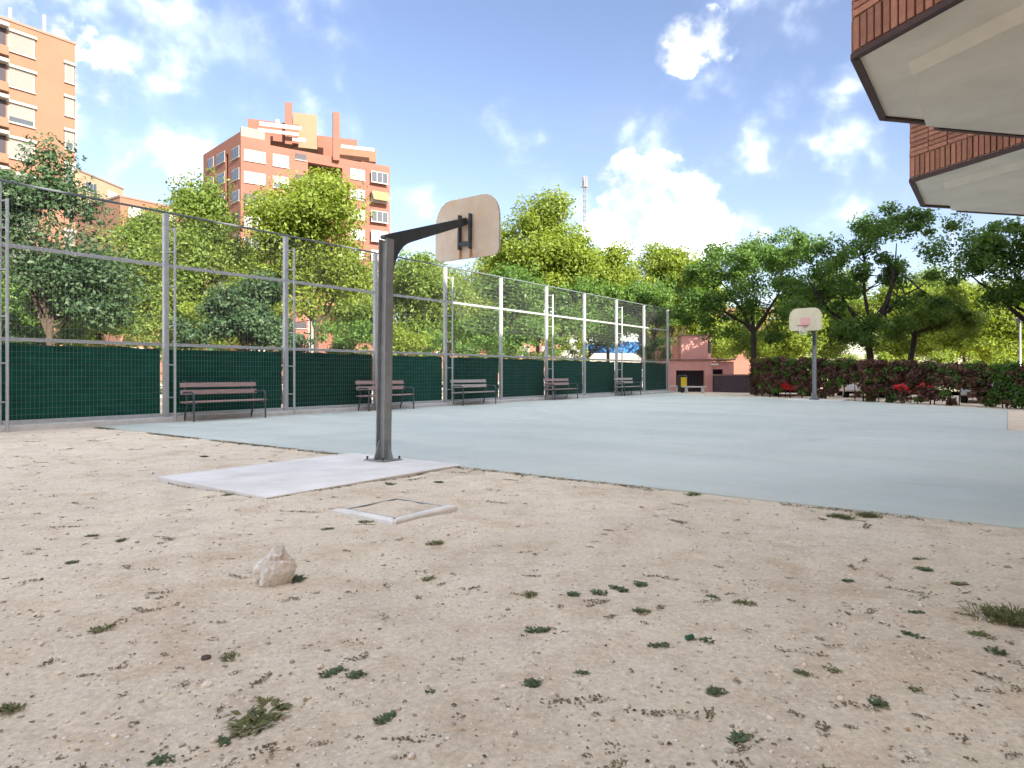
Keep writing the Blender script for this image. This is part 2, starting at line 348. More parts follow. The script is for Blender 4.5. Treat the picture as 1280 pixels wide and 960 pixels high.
# ------------------------------------------------------------------ ground, court, pad, kerb
SLAB = [(6.02, 15.25), (6.02, -6.0), (16.1, -6.0), (16.1, -.12), (25.4, -.2), (29.85, 5.2), (31.3, 9.5), (33.2, 12.5), (36.4, 15.25)]
SLAB = SLAB[::-1]
def build_ground():
    def axis(lo, hi, step, far_lo, far_hi):
        a = list(np.arange(lo, hi, step)); s = step; x = hi
        while x < far_hi: a.append(x); s *= 1.22; x += s
        a.append(far_hi); s = step; x = lo - step; b = []
        while x > far_lo: b.append(x); s *= 1.22; x -= s
        b.append(far_lo); return np.array(b[::-1] + a)
    xs = axis(-6.5, 6.5, .03, -900, 900); ys = axis(1.0, 9.0, .03, -300, 1500)
    X, Y = np.meshgrid(xs, ys); Z = np.full(X.shape, -.03)
    for j in range(X.shape[0]):
        if ys[j] < -2 or ys[j] > 22: continue
        for i in range(X.shape[1]):
            x, y = xs[i], ys[j]
            if abs(x) > 14: continue
            u = US * x + UC * y
            a = .030 * noise.noise((x * .8, y * .8, 0)) + .016 * noise.noise((x * 3.1, y * 3.1, 5)) + .008 * noise.noise((x * 9, y * 9, 9))
            edge = min(1.0, max(0.25, (6.0 - u) / 0.8))
            Z[j, i] = -.019 + max(-.045, min(.014, a * edge))
    nx, ny = len(xs), len(ys); V = np.stack([X, Y, Z], -1).reshape(-1, 3)
    idx = np.arange(nx * ny).reshape(ny, nx); Fc = np.stack([idx[:-1, :-1], idx[:-1, 1:], idx[1:, 1:], idx[1:, :-1]], -1).reshape(-1, 4)
    me = fast_mesh('ground', V, 4, Fc); me.polygons.foreach_set('use_smooth', [True] * len(me.polygons))
    o = place(me, 'ground', M_dirt); tag(o, 'dry sandy dirt ground scattered with weeds and pebbles', None, None, 'structure')
build_ground()
def ground_z(x, y):
    u = US * x + UC * y
    a = .030 * noise.noise((x * .8, y * .8, 0)) + .016 * noise.noise((x * 3.1, y * 3.1, 5)) + .008 * noise.noise((x * 9, y * 9, 9))
    return -.019 + max(-.045, min(.014, a * min(1.0, max(0.25, (6.0 - u) / 0.8))))

o = MB().prism(SLAB, -.16, 0).build('court', M_slab, bevel=.008, rz=ROT); tag(o, 'pale blue green painted concrete basketball court slab', kind='structure')
# joint strip along the court's right border
o = MB().box(6.6, 16.0, -.62, -.60, -.02, .0035).build('court_joint', M_conc, rz=ROT); tag(o, 'thin straight joint across the court slab', kind='structure')
o = MB().prism([(3.45, 5.22), (6.10, 5.22), (6.10, 7.22), (3.45, 7.22)], -.14, .006).build('concrete_pad', M_pad, bevel=.006, rz=ROT); tag(o, 'pale concrete pad under the near basketball post', kind='structure')
pf = G(1018, 500); pu, pv = US * pf.x + UC * pf.y, -UC * pf.x + US * pf.y
o = MB().box(pu - .7, pu + 1.5, pv - 1.1, pv + 1.1, -.14, .008).build('concrete_pad', M_pad, bevel=.006, rz=ROT); tag(o, 'pale concrete pad under the far basketball post', kind='structure')
o = MB().box(-6, 36.8, 15.30, 15.85, -.2, .10).build('kerb', M_conc, bevel=.012, rz=ROT); tag(o, 'low concrete kerb under the court fence', kind='structure')
road = MB().prism([(41, -60), (50, -60), (50, 60), (41, 60)], -.3, -.03).build('road', M_asph, rz=ROT); tag(road, 'asphalt parking road behind the hedge', kind='structure')

# ------------------------------------------------------------------ fence
def build_fence():
    K = 16020.0
    S, V0, U0 = 3.2, 15.55, 4.43
    root = empty('wire_mesh_fence', (0, 0, 0), ROT, 'tall galvanised wire mesh fence with dark green screen along the court', 'fence')
    H = 4.80
    post = MB().box(-.056, .056, -.056, .056, .095, H).mesh(bevel=.008)
    wires = MB(); r = .0020
    L_ = S - .15
    n = int(L_ / .075)
    for i in range(1, n): wires.tube([(i * L_ / n, 0, .16), (i * L_ / n, 0, H - .03)], r, 4, False)
    n = int((H - .2) / .125)
    for i in range(1, n + 1):
        z = .16 + i * .125
        wires.tube([(0, -.004, z), (L_, -.004, z)], r, 4, False)
    wires = wires.mesh()
    railm = MB().tube([(0, 0, 0), (L_ - .01, 0, 0)], .03, 8).mesh(smooth=True)
    railb = MB().box(0, L_ - .01, -.03, .03, -.035, .035).mesh(bevel=.006)
    topm = MB().tube([(0, 0, 0), (S, 0, 0)], .026, 8).mesh(smooth=True)
    # green screen: slightly sagging woven sheet with folds
    def screen(seed):
        m = MB(); nx, nz = 26, 12; vs = []
        for j in range(nz + 1):
            for i in range(nx + 1):
                x = i / nx * (L_ - .03); z = .115 + j / nz * 1.60
                e = 1 if 0 < i < nx else 0
                y = .062 + .034 * e * noise.noise((x * 1.6, z * 1.1, seed)) + .008 * e * noise.noise((x * 6, z * 5, seed))
                if j == nz: z += .05 * noise.noise((x * 1.7, seed, 3.1)) - .030
                vs.append((x, y, z))
        fs = [(j * (nx + 1) + i, j * (nx + 1) + i + 1, (j + 1) * (nx + 1) + i + 1, (j + 1) * (nx + 1) + i) for j in range(nz) for i in range(nx)]
        b = len(vs); vs2 = vs + [(x, y + .01, z) for x, y, z in vs]
        fs2 = fs + [tuple(b + k for k in f[::-1]) for f in fs]
        m.add(vs2, fs2); return m.mesh(smooth=True)
    braced = {0, 1, 2, 3, 4, 6, 8}
    brace = MB().tube([(0, 0, -.02), (0, 0, 4.45)], .030, 8).mesh(smooth=True)
    rung = MB().tube([(0, 0, 0), (-.06, .25, 0)], .016, 6).mesh(smooth=True)
    for i in range(-2, 11):
        u = U0 + i * S * 1.0
        place(post, 'post', M_galv, root, (u, V0, 0))
        if i in braced:
            bu, bv = u + .08, V0 - .27
            b = place(brace, 'brace_post', M_galv, root, (bu, bv, 0))
            for z in (.55, 1.30, 2.2, 3.1, 3.9, 4.42): place(rung, 'rung', M_galv, b, (0, 0, z))
        if i < 10:
            x0 = u + .075
            place(wires, 'mesh_panel', M_wire, root, (x0, V0 - .03, 0))
            place(topm, 'top_rail', M_topw, root, (u, V0, H + .03))
            place(railb, 'middle_rail', M_galv, root, (x0, V0, 3.60))
            place(railb, 'lower_rail', M_galv, root, (x0, V0, 1.77))
            place(railb, 'bottom_rail', M_galv, root, (x0, V0, .15))
            place(screen(i * 3.7), 'green_screen', M_screen, root, (x0 + .01, V0, 0))
build_fence()

# ------------------------------------------------------------------ benches
def make_bench(pm):
    t = empty('park_bench')
    Lb = 1.95
    plank = MB().box(-Lb / 2, Lb / 2, -.055, .055, -.02, .02).mesh(bevel=.007)
    seat = empty('seat'); seat.parent = t
    for k, y in enumerate((.07, .195, .32, .44)): place(plank, 'slat', pm, seat, (0, y, .445 + .008 * (k == 0) - .012 * (k > 1)))
    back = empty('backrest'); back.parent = t
    for k, (y, z) in enumerate(((.475, .66), (.515, .83))):
        q = place(plank, 'slat', pm, back, (0, y, z)); q.rotation_euler = (math.radians(78), 0, 0)
    for sx in (-1, 1):
        x = sx * (Lb / 2 - .12)
        m = MB()
        m.tube([(x + sx * .06, .0, -.02), (x + sx * .06, .0, .58), (x + sx * .06, .03, .64), (x + sx * .06, .09, .67), (x + sx * .06, .44, .66)], .022, 8)
        m.build('front_leg', M_iron, t, smooth=True)
        m = MB(); m.tube([(x, .54, -.02), (x, .42, .40), (x, .46, .60), (x, .545, .93)], [.022, .022, .02, .018], 8); m.build('rear_leg', M_iron, t, smooth=True)
        m = MB(); m.box(x - .02, x + .02, .0, .47, .385, .418); m.build('seat_bearer', M_iron, t)
    return t
def bench_at(u, pm, label):
    b = make_bench(pm); p = W(u, 14.78, 0.0); b.location = p; b.rotation_euler = (0, 0, ROT)
    return tag(b, label, 'bench', 'benches along the court fence')
bench_at(8.80, M_plank, 'brown slatted bench beside the fence, first from the dirt patch')
bench_at(14.0, M_plank, 'brown slatted bench at the green screen, second from the dirt patch')
bench_at(18.2, M_plank2, 'weathered grey bench at the green screen, third from the dirt patch')
bench_at(24.0, M_plank, 'brown slatted bench at the green screen, second from the pink hut')
bench_at(30.3, M_plank2, 'grey slatted bench at the end of the fence beside the pink hut')

# ------------------------------------------------------------------ basketball hoops
def board_outline():
    w, h = .61, .90; pts = [(-.44, 0), (.44, 0)]
    for k in range(5): a = math.radians(-90 + k * 22.5); pts.append((w - .12 + .12 * math.cos(a), .12 + .12 * math.sin(a)))
    for k in range(8): a = math.radians(k * 90 / 7); pts.append((w - .30 + .30 * math.cos(a), h - .36 + .36 * math.sin(a)))
    out = pts[2:]; left = [(-x, y) for x, y in out[::-1]]
    return out + left
def make_hoop(name, rusty):
    t = empty(name)                                   # local x = playing direction, origin at the pole foot
    PH = 2.80
    m = MB(); m.box(-.065, .065, -.075, -.060, 0.018, PH); m.box(-.065, .065, .060, .075, .018, PH); m.box(-.012, .012, -.06, .06, .018, PH - .01)
    m.build('pole', M_polegrey, t, bevel=.003)
    m = MB(); m.box(-.17, .17, -.17, .17, .004, .018); m.build('base_plate', M_polegrey, t, bevel=.003)
    for sx, sy in ((1, 0), (-1, 0), (0, 1), (0, -1)):
        ax = Vector((sx, sy, 0)); o = Vector((sx * .063, sy * .073, .018)) - Vector((-sy, sx, 0)) * -.006
        MB().slab([(0, 0), (.10, 0), (.012, .24), (0, .24)], o, ax, (0, 0, 1), .012).build('gusset', M_polegrey, t)
    for sx in (-1, 1):
        for sy in (-1, 1):
            MB().tube([(sx * .14, sy * .14, .018), (sx * .14, sy * .14, .055)], .014, 6).build('anchor_bolt', M_poledark, t)
    # arm with a curved haunch, rising towards the board
    hx, hz, ex, ez = .065, 2.80, 1.52, 3.335
    prof = [(-.065, PH + .002), (-.065, PH + .03), (ex, ez + .055), (ex, ez - .055)]
    cur = []
    for k in range(9):
        f = k / 8; cur.append((.40 * (1 - f) ** 2 + .11 * 2 * f * (1 - f) + .075 * f * f, 2.83 * (1 - f) ** 2 + 2.72 * 2 * f * (1 - f) + 2.25 * f * f))
    prof = [(ex, ez - .055), (ex, ez + .055), (-.065, PH + .045), (-.065, PH + .002), (.0665, PH + .002), (.0665, 2.25)] + cur[::-1][1:]
    MB().slab(prof, (0, .045, 0), (1, 0, 0), (0, 0, 1), .09).build('arm', M_poledark, t, bevel=.004)
    br = MB(); 
    for sy in (-1, 1):
        br.box(ex - .02, ex + .035, sy * .10 - .018, sy * .10 + .018, 2.93, 3.44)
    br.box(ex - .015, ex + .03, -.12, .12, 3.30, 3.36); br.box(ex - .015, ex + .03, -.12, .12, 2.98, 3.04)
    br.build('bracket', M_poledark, t, bevel=.003)
    bx = ex + .037
    bd = MB().slab(board_outline(), (bx, 0, 2.80), (0, 1, 0), (0, 0, 1), .035).build('backboard', M_board if rusty else M_boardf, t, bevel=.006)
    if rusty:
        for sy in (-1, 1): MB().slab([(-.028, 0), (.028, 0), (.018, .15), (-.018, .15)], (bx - .003, sy * .10, 2.812), (0, -1, 0), (0, 0, 1), -.0025 * -1).build('rust_streak', M_rust, bd)
    sq = MB(); fx = bx + .0355
    if rusty:
        for a in ((-.30, .30, .18, .22), (-.30, .30, .59, .63), (-.30, -.26, .22, .59), (.26, .30, .22, .59)): sq.box(fx, fx + .002, a[0], a[1], 2.80 + a[2], 2.80 + a[3])
    else: sq.box(fx, fx + .002, -.20, .20, 3.02, 3.33)
    sq.build('target_square', M_pink, bd)
    rim = MB(); c = Vector((fx + .15 + .225, 0, 2.985)); ring = [c + Vector((math.cos(a) * .225, math.sin(a) * .225, 0)) for a in np.linspace(0, 2 * math.pi, 29)]
    rim.tube(ring, .011, 6, False); rim.box(fx, fx + .012, -.08, .08, 2.93, 3.03); rim.box(fx, fx + .16, -.05, .05, 2.97, 2.984)
    ro = rim.build('rim', M_rim, t, smooth=True)
    if not rusty:
        nm = MB()
        for k in range(12):
            for s in (-1, 1):
                p = []
                for q in range(5):
                    a = 2 * math.pi * (k + s * q * .5) / 12; rr = .22 - .024 * q
                    p.append(c + Vector((math.cos(a) * rr, math.sin(a) * rr, -.09 * q)))
                nm.tube(p, .005, 4, False)
        nm.build('net', M_net, ro)
    return t
h1 = make_hoop('basketball_hoop', True); h1.location = W(5.80, 6.28, .004); h1.rotation_euler = (0, math.radians(1.0), ROT)
tag(h1, 'grey basketball post with sloping arm and bare beige backboard on the pale pad', 'basketball hoop', 'basketball hoops')
h2 = make_hoop('basketball_hoop', False); h2.location = (pf.x, pf.y, .004); h2.rotation_euler = (0, 0, ROT + math.pi)
tag(h2, 'basketball hoop with cream backboard and pink square in front of the purple hedge', 'basketball hoop', 'basketball hoops')

# ------------------------------------------------------------------ manhole, rock, litter
def build_manhole():
    c = W(3.80, 3.97, 0); t = empty('inspection_chamber', (c.x, c.y, -.02), ROT, 'square concrete inspection chamber frame filled with sand in the dirt', 'inspection chamber')
    a, b = .37, .285
    for k in range(4):
        h = (.036, .036, .016, .016)[k]
        poly = [(-a, -a), (a, -a), (b, -b), (-b, -b)]
        rz = (0, -math.pi / 2, math.pi / 2, math.pi)[k]
        q = MB()
        q.add([(-a, -a, -.06), (a, -a, -.06), (b, -b, -.06), (-b, -b, -.06), (-a + .012, -a + .012, h), (a - .012, -a + .012, h), (b, -b, h), (-b, -b, h)],
              [(0, 3, 2, 1), (4, 5, 6, 7), (0, 1, 5, 4), (1, 2, 6, 5), (2, 3, 7, 6), (3, 0, 4, 7)])
        q.build('frame_side', M_conc2, t, bevel=.014, rz=rz)
    m = MB()
    for s in ((-b, b, -b, -b + .018), (-b, b, b - .018, b), (-b, -b + .018, -b + .018, b - .018), (b - .018, b, -b + .018, b - .018)): m.box(*s, -.03, .030)
    m.build('iron_rim', M_polegrey, t)
    vs = []; n = 12
    for j in range(n + 1):
        for i in range(n + 1):
            x = -b + .02 + i / n * (2 * b - .04); y = -b + .02 + j / n * (2 * b - .04); vs.append((x, y, .024 + .012 * noise.noise((x * 9, y * 9, 2))))
    m = MB().add(vs, [(j * (n + 1) + i, j * (n + 1) + i + 1, (j + 1) * (n + 1) + i + 1, (j + 1) * (n + 1) + i) for j in range(n) for i in range(n)])
    m.build('sand_fill', M_dirt, t, smooth=True)
build_manhole()

def rock_mesh(seed, sx, sy, sz, sub=3, rough=.35):
    bm = bmesh.new(); bmesh.ops.create_icosphere(bm, subdivisions=sub, radius=1)
    for v in bm.verts:
        p = v.co.copy(); n = noise.fractal(p * 1.1 + Vector((seed, 0, 0)), .8, 2.1, 4) * rough + (noise.cell(p * 1.7 + Vector((seed, 3, 1))) - .5) * .12
        v.co = p * (1 + n); v.co.x *= sx; v.co.y *= sy; v.co.z *= sz
    me = bpy.data.meshes.new('rock'); bm.to_mesh(me); bm.free(); return me
g = G(344, 731, -.04)
o = place(rock_mesh(7.7, .092, .09, .108, 4, .34), 'rock', M_rock, None, (g.x, g.y, ground_z(g.x, g.y) + .075)); o.rotation_euler = (.12, .22, .6)
tag(o, 'pale whitish rock with a green weed at its foot on the dirt', 'rock')
for (x, y, s, m, lab) in ((60, 533, .12, M_rock, 'pale stone lying beside the fence kerb'), (257, 831, .021, M_pebd, 'dark flat pebble lying on the sand beside a dry tuft'), (258, 861, .020, M_peb, 'grey flat pebble near the dark pebble on the sand')):
    g = G(x, y, -.04); zz = ground_z(g.x, g.y) if g.y < 12 else -.04
    o = place(rock_mesh(x, s, s * .8, s * .5, 2), 'stone', m, None, (g.x, g.y, zz + s * .25)); tag(o, lab, 'stone')
g = G(863, 806, -.04); t = empty('litter_bottle', (g.x, g.y, ground_z(g.x, g.y) + .012), .5, 'small white and green plastic litter piece on the sand', 'litter')
MB().tube([(-.022, 0, 0), (.012, 0, 0)], .011, 10).build('body', M_label, t, smooth=True); MB().tube([(.0125, 0, 0), (.028, 0, 0)], [.012, .010], 10).build('cap', M_plastic, t, smooth=True)

pp = [G(x, y, -.02) for x, y in ((108, 533), (135, 530.5), (165, 527), (184, 523.5), (194, 519.5))]
o = MB().tube(pp, .028, 8).build('drain_pipe', M_iron, None, smooth=True); tag(o, 'dark plastic pipe lying along the kerb beside the first bench', 'pipe')
# pebbles, dry leaves and dead grass: uncountable litter on the sand
def scatter_points(n, seed, ymin=.75, ymax=13):
    r = np.random.default_rng(seed); out = []
    while len(out) < n:
        y = 1.75 + (ymax - 1.75) * r.random() ** 1.7 if r.random() < .93 else r.random() * 3 - 1
        x = (r.random() * 2 - 1) * (.9 * abs(y) + 1.2)
        u = US * x + UC * y; v = -UC * x + US * y
        if u > 5.93 and v < 15.5: continue
        if 3.4 < u < 6.1 and 5.2 < v < 7.3: continue
        if 3.4 < u < 4.2 and 3.58 < v < 4.36: continue
        if v > 15.2 or v < -4: continue
        out.append((x, y))
    return out
def build_pebbles():
    protos = []
    for k in range(5):
        bm = bmesh.new(); bmesh.ops.create_icosphere(bm, subdivisions=1, radius=1)
        for v in bm.verts: v.co *= 1 + .35 * noise.noise(v.co * 1.3 + Vector((k * 3.3, 0, 0)))
        protos.append((np.array([v.co[:] for v in bm.verts]), np.array([[v.index for v in f.verts] for f in bm.faces]))); bm.free()
    r = np.random.default_rng(3); VS = []; FS = []; base = 0
    for x, y in scatter_points(5200, 21):
        pv_, pf_ = protos[r.integers(5)]; s = .0032 * (1 + r.pareto(2.6)); s = min(s, .0125)
        a = r.random() * 6.28; R = np.array([[math.cos(a), -math.sin(a), 0], [math.sin(a), math.cos(a), 0], [0, 0, 1]])
        VS.append((pv_ * np.array([s * 1.3, s, s * .7])) @ R.T + np.array([x, y, ground_z(x, y) + s * .25])); FS.append(pf_ + base); base += len(pv_)
    me = fast_mesh('pebbles', np.concatenate(VS), 3, np.concatenate(FS))
    tag(place(me, 'pebbles', M_peb), 'small pale pebbles strewn over the sandy dirt', 'pebbles', None, 'stuff')
build_pebbles()
def blades(r, c, n, spread, ln, wd, up, flat_leaf=False):
    """n curved blades (2 quads each) around c"""
    V = []
    for _ in range(n):
        a = r.random() * 6.283; q = spread * math.sqrt(r.random()); bx, by = c[0] + math.cos(a) * q, c[1] + math.sin(a) * q
        d = a + r.normal() * .7; l = ln * (.5 + r.random()); e = up * (.4 + .9 * r.random())
        dx, dy = math.cos(d), math.sin(d); w = wd * (.6 + .8 * r.random()); sx, sy = -dy * w, dx * w
        z = c[2]; h1 = l * e * .7; h2 = l * e * (.75 if not flat_leaf else .4)
        tw = r.normal() * .35 * w
        V += [(bx - sx * .4, by - sy * .4, z), (bx + sx * .4, by + sy * .4, z), (bx + dx * l * .5 + sx, by + dy * l * .5 + sy, z + h1 + tw), (bx + dx * l * .5 - sx, by + dy * l * .5 - sy, z + h1 - tw),
              (bx + dx * l * .5 - sx, by + dy * l * .5 - sy, z + h1 - tw), (bx + dx * l * .5 + sx, by + dy * l * .5 + sy, z + h1 + tw), (bx + dx * l + sx * .15, by + dy * l + sy * .15, z + h2), (bx + dx * l - sx * .15, by + dy * l - sy * .15, z + h2)]
    return V
def quads(name, V): return fast_mesh(name, np.array(V), 4, np.arange(len(V)).reshape(-1, 4))
def build_dead():
    r = np.random.default_rng(5); V = []; Vl = []
    for k, (x, y) in enumerate(scatter_points(760, 33)):
        s = .35 + r.random() ** 2 * 1.3; st = 1 + .10 * y
        z = ground_z(x, y)
        if k % 3: V += blades(r, (x, y, z + .001), int(8 + 14 * r.random()), .018 * s * st, .007 * s * st, .0032 * st, .30)
        else:
            ang = r.random() * 3
            for j in range(int(4 + 5 * r.random())):
                dd = (j - 4) * .016 * s * st; V += blades(r, (x + math.cos(ang) * dd, y + math.sin(ang) * dd * .6, z + .001), 7, .012 * st, .007 * s * st, .0032 * st, .30)
    for k in range(520):                               # dry grass, crumbs along slab and pad edges, also imitating the slab's shadow line
        v = r.uniform(-3.2, 15.0); u = 5.99 - abs(r.normal()) * .035
        if 5.2 < v < 7.25: continue
        if noise.noise((v * .8, 3.3, 0)) < -.12: continue
        q = W(u, v); st = 1 + .10 * q.y; V += blades(r, (q.x, q.y, ground_z(q.x, q.y)), 7, .02 * st, .016 * st, .003 * st, .5)
    for k in range(90):
        a_ = r.random(); e = .02 * r.random()
        u, v = (3.45 + 2.6 * a_, 5.21 - e) if k % 3 else (3.44 - e, 5.22 + 2 * a_)
        q = W(u, v); V += blades(r, (q.x, q.y, ground_z(q.x, q.y)), 6, .025, .02, .004, .45)
    for x, y in scatter_points(1500, 44):
        z = ground_z(x, y) + .002; s = .004 + .009 * r.random() ** 1.5; a = r.random() * 6.28; dx, dy = math.cos(a) * s, math.sin(a) * s; k = .55
        h = s * .7 * r.random()
        Vl += [(x - dx, y - dy, z), (x - dy * k, y + dx * k, z + h), (x + dx, y + dy, z + .1 * h), (x + dy * k, y - dx * k, z + h * .3)]
    tag(place(quads('dead_grass', V), 'dead_grass', M_drygrass), 'brown tufts of dead grass scattered over the sand, also drawing the slab edge shadow', 'dead grass', None, 'stuff')
    tag(place(quads('dry_leaves', Vl), 'dry_leaves', M_dryleaf), 'small dry brown leaves scattered over the sand', 'leaves', None, 'stuff')
build_dead()

WEEDS = [(93, 706, .055, 0), (370, 729, .085, 0), (415, 851, .055, 0), (441, 855, .05, 0), (325, 906, .125, 1), (672, 793, .06, 0), (659, 864, .05, 0), (727, 849, .04, 0), (482, 909, .045, 0),
         (536, 876, .03, 0), (885, 808, .045, 0), (823, 811, .05, 0), (900, 874, .05, 0), (1262, 786, .19, 2), (1141, 804, .05, 0), (1095, 884, .045, 0), (926, 936, .06, 0), (664, 748, .055, 1),
         (716, 748, .05, 0), (748, 748, .06, 0), (773, 744, .06, 0), (800, 738, .06, 0), (1155, 716, .06, 0), (1148, 703, .05, 1), (1062, 729, .05, 0), (1246, 824, .055, 0), (1226, 803, .06, 1),
         (1050, 651, .11, 2), (1085, 649, .12, 2), (868, 621, .10, 1), (152, 679, .06, 1), (286, 828, .05, 1), (124, 797, .06, 1), (410, 667, .06, 1), (457, 656, .06, 1), (546, 683, .07, 1), (8, 893, .06, 1),
         (204, 957, .05, 0), (279, 936, .035, 0), (890, 752, .05, 0), (931, 762, .06, 1), (1040, 845, .04, 1), (1003, 848, .04, 1), (1146, 868, .035, 1), (534, 728, .05, 1), (802, 773, .05, 1), (548, 606, .07, 0),
         (284, 622, .07, 1), (255, 574, .09, 1), (487, 607, .08, 1), (1145, 775, .04, 0), (115, 673, .05, 1), (1200, 735, .05, 1)]
def clump(r, nc, per, spread, sub, ln, wd, up):
    V = []; st = (1.0, .45 + .4 * r.random())
    for _ in range(nc):
        a = r.random() * 6.283; q = spread * r.random() ** .7
        V += blades(r, (math.cos(a) * q * st[0], math.sin(a) * q * st[1], 0), int(per * (.5 + r.random())), sub, ln, wd, up)
    return V
def build_weeds():
    r = np.random.default_rng(9); protos = {}
    for k in range(3):
        protos[0, k] = quads('weed', clump(r, 9, 16, .62, .26, .30, .085, .5))
        protos[1, k] = quads('weed', clump(r, 10, 18, .75, .28, .34, .045, .55))
        protos[2, k] = quads('weed', clump(r, 16, 34, .85, .26, .26, .016, .9))
    own = {370: 'dark green weed growing against the pale rock', 325: 'large straggly half dry weed on the bare sand', 1262: 'green grass patch growing in the dirt under the brick bays',
           1050: 'grass clump along the court slab edge, smaller of two', 1085: 'spreading grass clump along the court slab edge', 93: 'single round dark green weed near the fence end of the dirt'}
    gl = {0: ('small leafy green weed on the sand', 'small green weeds'), 1: ('small straggly yellowish weed on the sand', 'straggly yellowish weeds'), 2: ('grass clump on the sand', 'grass clumps')}
    for i, (x, y, s, k) in enumerate(WEEDS):
        g = G(x, y, -.04); z = ground_z(g.x, g.y)
        o = place(protos[k, i % 3], 'weed', (M_weed, M_weedy, M_weedy)[k], None, (g.x, g.y, z - .002), r.random() * 6.28, (s, s, s * .9))
        if x in own: tag(o, own[x], 'weed' if k != 2 else 'grass')
        else: tag(o, gl[k][0], 'weed', gl[k][1])
build_weeds()

# ------------------------------------------------------------------ the brick flats with bays overhead
def build_flats():
    q = 2.3; hb = EYE + q + .05; TOP = 13.2
    root = empty('brick_flats', (0, 0, 0), ROT, 'brown brick flats with angular overhanging bays above the court edge', 'building')
    wall_v = -.30
    # body over the open ground floor, then the unseen wing
    m = MB(); m.box(-34, 12.15, -13, wall_v, hb + .14, TOP); m.build('upper_wall', M_brickwall, root)
    col = MB().box(-.22, .22, -.22, .22, -.2, hb - .02).mesh(bevel=.02)
    for cu in np.arange(-32, 12, 4.0):  # unseen ground floor, left open on columns so light bounces through
        for cv in (-2.2, -7.2, -12.2): place(col, 'column', M_soffit, root, (cu, cv, 0))
    m = MB(); m.box(-30, -12, -9, -5, -.2, hb - .02); m.box(3, 9, -10, -6, -.2, hb - .02); m.build('stair_core', M_brickwall, root)
    m = MB(); m.box(-34, 12.15, -12.9, wall_v - .003, hb - .08, hb + .135); m.build('soffit', M_soffit, root)
    m = MB(); m.box(12.2, 38, -16, -4.4, -.2, TOP); m.build('unseen_shade_wing', M_brickwall, root)  # wing added out of view to shade the court and near trees
    bw, bh = .052, .235
    sold = MB().box(-bw / 2, bw / 2, -.0, .022, 0, bh).mesh(bevel=.003)
    run = MB().box(-.115, .115, 0, .020, 0, .047).mesh(bevel=.003)
    foot = [(4.59, wall_v), (5.41, .86), (6.85, .86), (8.16, wall_v)]
    for bi in range(-3, 2):
        du = bi * 1.69 * q
        bay = empty('bay', (du, 0, 0)); bay.parent = root
        poly = [(foot[0][0] - .0, wall_v - .3)] + foot + [(foot[3][0], wall_v - .3)]
        poly = poly[::-1]
        MB().prism(poly, hb + .012, TOP).build('bay_wall', M_mortar, bay)
        # under-plate, then the dropped inner panel with sloping sides
        MB().prism(foot[::-1], hb - .02, hb + .01).build('under_plate', M_soffit, bay)
        # recess step follows the near chamfer and the front, and runs out at the far chamfer
        A0 = [(5.15, -.303), (5.76, .56), (7.15, .56), (8.09, -.303)]; A1 = [(5.28, -.303), (5.88, .545), (7.16, .545), (8.11, -.303)]
        n = 4; vs = [(x, y, hb - .021) for x, y in A0] + [(x, y, hb - .08) for x, y in A1]
        MB().add(vs, [(0, 1, 2, 3), (7, 6, 5, 4)] + [(i, n + i, n + (i + 1) % n, (i + 1) % n) for i in range(n)]).build('under_panel', M_soffit, bay)
        cnt = 0
        for k in range(3):
            p0 = Vector((*foot[k], 0)); p1 = Vector((*foot[k + 1], 0)); d = (p1 - p0); ln = d.length; d.normalize(); out = Vector((-d.y, d.x, 0))
            rz = math.atan2(d.y, d.x)
            tr = MB(); tr.box(-.004, ln + .004, -.028, .026, hb - .045, hb - .004)
            if k == 2: tr.box(ln * .33, ln + .012, -.02, .024, hb - .088, hb - .0455)
            tr.build('edge_trim', M_trim, bay, loc=p0, rz=rz)
            if bi < 0 or k == 2 and bi < 1:
                nb = 0
            else: nb = int(ln / .062)
            for i in range(nb):                       # soldier course
                place(sold, 'brick', M_brick, bay, p0 + d * ((i + .5) * ln / nb) + Vector((0, 0, hb + .008 + rnd.uniform(-.002, .002))) + out * rnd.uniform(-.004, .003), rz); cnt += 1
            rows = 0 if bi < 0 else (11 if bi == 1 else 9)
            if nb:
                for j in range(rows):                 # stretcher courses above it
                    nn = max(1, round(ln / .24)); offs = .5 if j % 2 else 0.0
                    for i in range(nn):
                        c0 = (i + .5) * ln / nn; 
                        z = hb + .255 + j * .057
                        place(run, 'brick', M_brick, bay, p0 + d * c0 + Vector((0, 0, z)) + out * rnd.uniform(-.004, .003), rz, (ln / nn / .24, 1, 1)); cnt += 1
            # higher courses: one joined sheet of bricks, out of reach of a single pick
            hm = MB()
            z0 = hb + .255 + rows * .057 if nb else hb + .01
            nn = max(1, round(ln / .24)); zz = z0; j = 0
            while zz < min(TOP - .1, hb + 3.0 if bi >= 0 else hb + 2.0):
                for i in range(nn + (j % 2)):
                    a0 = (i - .5 * (j % 2)) * ln / nn; x0, x1 = max(0, a0 + .006), min(ln, a0 + ln / nn - .006)
                    hm.box(x0, x1, 0, .02, zz, zz + .047)
                zz += .057; j += 1
            ho = hm.build('upper_bricks', M_brick, bay, loc=p0, rz=rz); ho['kind'] = 'stuff'
            for fl in range(1, 6):                    # bay windows, storey by storey
                zw = hb + fl * 3.0 + .3
                if zw + 1.4 > TOP: break
                wn = MB().box(ln * .15, ln * .85, -.02, .03, zw, zw + 1.35).build('window', M_frame, bay, loc=p0, rz=rz)
                MB().box(ln * .19, ln * .81, .03, .036, zw + .06, zw + 1.29).build('pane', M_glass, wn)
build_flats()

